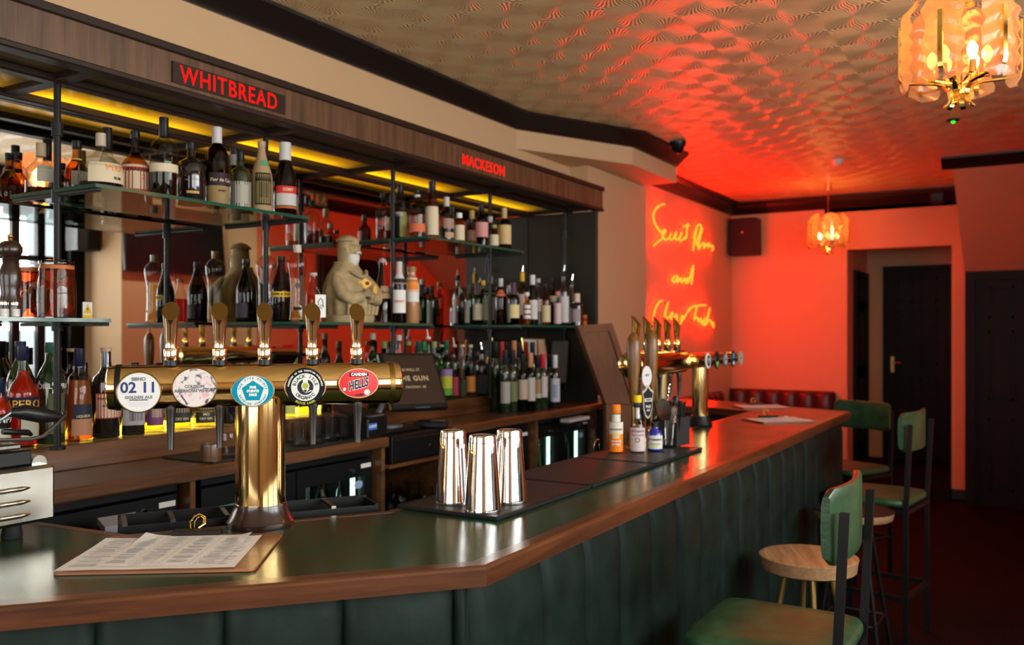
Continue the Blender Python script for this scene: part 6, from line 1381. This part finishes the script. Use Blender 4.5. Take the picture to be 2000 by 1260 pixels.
# ================================================================== CHANDELIERS
def leaf(mb, M, W, Ht):
    nx, nz = 8, 22; vs = []
    for j in range(nz+1):
        z = j/nz; 
        for i in range(nx+1):
            x = -1+2*i/nx; wz = W*(.80+.10*math.sin(z*PI*5.5+.6)*abs(x)) * (1 if z < .9 else math.sqrt(max(.02, 1-((z-.9)/.1)**2*.85))) * (1 if z > .08 else math.sqrt(max(.05, 1-((.08-z)/.08)**2*.9)))
            y = -.018*(1-x*x) + .006*math.sin((z*5.5+abs(x)*.55)*2*PI) + (.045*(z-.75)**2*16 if z > .75 else 0)
            vs.append((x*wz, y, (z-.5)*Ht))
    fs = [(j*(nx+1)+i, j*(nx+1)+i+1, (j+1)*(nx+1)+i+1, (j+1)*(nx+1)+i) for j in range(nz) for i in range(nx)]
    mb.add(vs, fs, 0, M)
def chandelier(label, loc):
    t = thing('chandelier', label, 'chandelier', loc, .3, 'leaf glass chandeliers')
    MB().lathe([(-.065,.030),(-.062,.034),(0,.034)], 24).build('ceiling_rose', brass, t); MB().cyl((0, 0, -.06), (0, 0, -.30), .006, n=10).build('drop_rod', brass, t)
    zc = -.445; R = .165
    MB().lathe([(-.30,.02),(-.305,.05),(-.315,.05),(-.32,.02)], 20).build('hub', brass, t); MB().cyl((0, 0, -.32), (0, 0, -.60), .009, n=10).build('centre_rod', brass, t)
    for k in range(6):
        a = 2*PI*k/6; mb = MB(); leaf(mb, Matrix.Rotation(a, 4, 'Z') @ Matrix.Translation((0, -R, zc)), .078, .31); mb.build('glass_leaf', leafm, t, 80)
    for k in range(6):
        a = 2*PI*(k+.5)/6; c, s_ = math.cos(a), math.sin(a); rr_ = R+.028
        def bar(pts, w_=.008, th=.003):
            b = MB(); N = Vector((-s_, c, 0)); vs = []
            for i, p in enumerate(pts):
                p = Vector(p); tn = (Vector(pts[min(i+1, len(pts)-1)])-Vector(pts[max(i-1, 0)])).normalized(); o_ = tn.cross(N)
                for sg, so in ((-1,-1),(1,-1),(1,1),(-1,1)): q = p + N*w_*sg + o_*th*so; vs.append(tuple(q))
            n = len(pts); fs = [(j*4+i, j*4+(i+1) % 4, (j+1)*4+(i+1) % 4, (j+1)*4+i) for j in range(n-1) for i in range(4)] + [(3,2,1,0), tuple((n-1)*4+i for i in range(4))]
            return b.add(vs, fs)
        prf = [(rr_, -.375), (rr_, -.545), (rr_-.004, -.560), (rr_-.020, -.570), (.075, -.578), (.050, -.585), (.034, -.605), (.030, -.635), (.036, -.650), (.048, -.658)]
        bar([(r*c, r*s_, z) for r, z in prf]).build('brass_arm', gold, t, 30)
    for k in range(6):
        a = 2*PI*k/6+.25; x, y = .085*math.cos(a), .085*math.sin(a)
        cu = MB().lathe([(-.06,.012),(-.02,.012),(-.018,.008)], 12, 0, Matrix.Translation((x, y, -.505))).cyl((x, y, -.56), (0, 0, -.585), .004, n=6).build('candle_cup', brass, t)
        MB().lathe([(-.018,.007),(.0,.016),(.018,.018),(.035,.009),(.042,.001)], 14, 0, Matrix.Translation((x, y, -.500))).build('bulb', em_bulb, cu)
    return t
c1_ = chandelier('near brass chandelier of frosted glass leaves, cut by the top right corner', (3.40, .240, ZC+.045))
c2_ = copy_tree(c1_); c2_.location = (8.60, 1.70, ZC); c2_['label'] = 'small far chandelier of glowing glass leaves before the red wall'; c2_.rotation_euler = (0, 0, .9)
for (x, y, p) in ((3.40, .240, 13), (8.60, 1.70, 9)): point('chandelier_glow', (x, y, ZC-.40), p, (1.0, .34, .065), .09)
# ================================================================== CEILING AND WALL FITTINGS
t = thing('dome_camera', 'black dome security camera on the ceiling by the bulkhead corner', 'camera', (6.17, 2.27, ZC-.001)); MB().lathe([(-.035,.052),(-.03,.056),(0,.060)], 28).build('camera_base', black, t); MB().lathe([(-.085,.006),(-.08,.022),(-.06,.040),(-.035,.046)], 28).build('camera_dome', screen_m, t, 80)
t = thing('smoke_detector', 'small white smoke detector on the ceiling before the far chandelier', 'smoke detector', (7.45, 1.40, ZC-.001)); MB().lathe([(-.045,.022),(-.04,.034),(-.02,.044),(0,.048)], 24).build('detector_body', white, t); MB().lathe([(-.0475,.003),(-.044,.004)], 8, 0, Matrix.Translation((.02, 0, 0))).build('indicator_light', em_neon if 0 else flat((.8,.1,.1)), t)
t = thing('ceiling_sensor', 'black ceiling sensor with bright green light below the near chandelier', 'sensor', (5.79*.0+6.44, .49, ZC-.001)); MB().lathe([(-.010,.030),(-.006,.038),(0,.040)], 20).build('sensor_disc', black, t); MB().lathe([(-.024,.004),(-.018,.011),(-.0102,.013)], 12).build('indicator_light', em_green, t)
t = thing('emergency_light', 'dark emergency light box high on the far cornice', 'lamp', (9.24, .84, 2.81)); MB().bbox((0, -.06, 0), (.075, .06, .10), .01).build('lamp_case', black, t); MB().bbox((-.004, -.05, .01), (.0, .05, .05), .001).build('lamp_lens', g_smoke, t)
q = at(1455, 600, X=9.30); t = thing('wall_speaker', 'black wall speaker under the cornice in the red corner', 'speaker', (9.20, 2.555, 2.395)); MB().bbox((0, -.02, 0), (.20, .27, .385), .006).build('speaker_cabinet', pm('speaker_black', (.012, .008, .008), .55), t); MB().bbox((-.006, -.012, .008), (0, .262, .377), .002).build('speaker_grille', rubber, t); MB().cyl((-.007, .125, .235), (-.011, .125, .235), .011, n=14).build('round_badge', flat((.6, .35, .3)), t); MB().box((.2, .10, .15), (.228, .15, .2)).build('wall_bracket', black, t, None)
# things seen in the mirror: television, speaker, exit sign
t = thing('television', 'large black wall television reflected in the bar mirror', 'television', (5.42, -1.0, 2.12), 0)
Mt = Matrix.Rotation(.09, 4, 'X'); MB().bbox((-.55, -.04, 0), (.55, 0, .62), .006, 0, Mt).build('screen_case', black, t); MB().box((-.535, 0, .015), (.535, .002, .605), 0, Mt).build('screen', screen_m, t, None); MB().box((-.1, -.098, .2), (.1, -.04, .4)).build('wall_bracket', black, t, None)
t = thing('cable_trunking', 'white cable trunking running down below the reflected television', 'cable cover', (5.42, -1.098, 1.0)); MB().bbox((-.02, 0, 0), (.02, .018, 1.1), .003).build('trunking', white, t)
t = thing('wall_speaker', 'black speaker box hung by the window, seen in the mirror', 'speaker', (4.66, -1.36, 2.30), .0); MB().bbox((0, -.18, 0), (.22, .0, .36), .006).build('speaker_cabinet', black, t); MB().bbox((.008, 0, .008), (.212, .006, .352), .002).build('speaker_grille', rubber, t); MB().box((.08, -.262, .12), (.14, -.18, .2)).build('wall_bracket', black, t, None)
t = thing('added_fill_lamp', 'added ceiling spot brightening the mirrored television wall, outside the picture on the right', 'lamp', (5.2, -.12, ZC-.001)); MB().lathe([(-.02,.03),(0,.035)], 20).cyl((0, 0, -.02), (0, -.02, -.06), .006, n=8).build('lamp_mount', black, t); MB().cyl((0, .03, -.05), (0, -.045, -.10), .028, .034, 20).build('lamp_head', black, t)  # unseen casing made up for the added wall fill
t = thing('exit_sign', 'green emergency exit sign hanging from the ceiling, seen in the mirror', 'exit sign', (6.20, -.03, 2.77), 0)
MB().bbox((-.13, -.006, 0), (.13, .006, .12), .002).build('sign_plate', pm('exit_green', (.0, .5, .22), .4), t)
MB().cyl((-.1, 0, .12), (-.1, 0, .199), .002, n=5).cyl((.1, 0, .12), (.1, 0, .199), .002, n=5).build('hanging_wire', steel, t)
MB().box((-.115, .0062, .02), (-.07, .0070, .10)).build('door_symbol', white, t, None); MB().add([(-.02,.0068,.10),(0,.0068,.10),(0,.0068,.05),(.012,.0068,.05),(-.01,.0068,.02),(-.032,.0068,.05),(-.02,.0068,.05)], [(0,6,5,4,3,2,1)]).build('arrow_symbol', white, t, None)
b = MB(); b.tube([(.04,.0066,.022),(.055,.0066,.045),(.075,.0066,.055),(.085,.0066,.03),(.105,.0066,.025)], .005, 5).tube([(.075,.0066,.055),(.082,.0066,.085)], .008, 5).tube([(.055,.0066,.07),(.082,.0066,.082),(.105,.0066,.065)], .004, 5).lathe([(-.008,.001),(0,.009),(.008,.001)], 8, 0, Matrix.Translation((.088,.0066,.103))); b.build('running_figure', white, t)
t = thing('television', 'dark second television on the red lit wall, seen in the mirror', 'television', (7.35, -.62, 1.90), 0)
MB().bbox((-.5, 0, 0), (.5, .05, .56), .006).build('screen_case', black, t); MB().box((-.485, .05, .015), (.485, .052, .545)).build('screen', screen_m, t, None); MB().box((-.1, -.028, .2), (.1, 0, .35)).build('wall_bracket', black, t, None)
t = thing('fire_alarm', 'red fire call point on the wall, seen low in the mirror', 'alarm', (6.42, -.648, 1.36), 0); MB().bbox((-.05, 0, 0), (.05, .045, .10), .004).build('alarm_case', flat((.6, .02, .02)), t); MB().box((-.03, .045, .03), (.03, .047, .07)).build('glass_plate', white, t, None)
# ================================================================== FRIDGE BOTTLES
rr = random.Random(9); fb = {}
def fridge_bottle(x, y, z, kind):
    if kind not in fb:
        t = thing('fridge_bottle', '', 'bottle', (0, 0, 0), 0, 'bottles inside the fridges')
        c = {'green': g_lime, 'brown': g_brown, 'clear': g_clear}[kind]
        MB().lathe([(0,.026),(.002,.029),(.13,.029),(.155,.022),(.175,.013),(.215,.0125)], 16).build('bottle_glass', c, t, 50); MB().lathe([(.212,.0135),(.222,.0135)], 12).build('cap', flat((.5, .5, .42)), t)
        o_ = t; fb[kind] = t
    else: o_ = copy_tree(fb[kind])
    o_.location = (x, y, z); o_['label'] = {'green': 'green beer bottle among others inside a lit fridge', 'brown': 'brown beer bottle among others inside a lit fridge', 'clear': 'clear glass bottle among others inside a lit fridge'}[kind]
for x in (2.60, 3.82, 4.60): point('fridge_light', (x, 2.50, 1.0), 1.1, (.65, 1.0, .82), .02)
for (x0, x1, kinds) in ((2.48, 2.88, ('brown', 'clear')), (3.48, 4.20, ('brown', 'clear', 'green')), (4.31, 4.95, ('green', 'green', 'clear'))):
    n = int((x1-x0)/.085)
    for i in range(n):
        for j in range(2): fridge_bottle(x0+(i+.5)*(x1-x0)/n, 2.54+.09*j, .7490, kinds[(i+j) % len(kinds)]) 
bpy.context.view_layer.update()
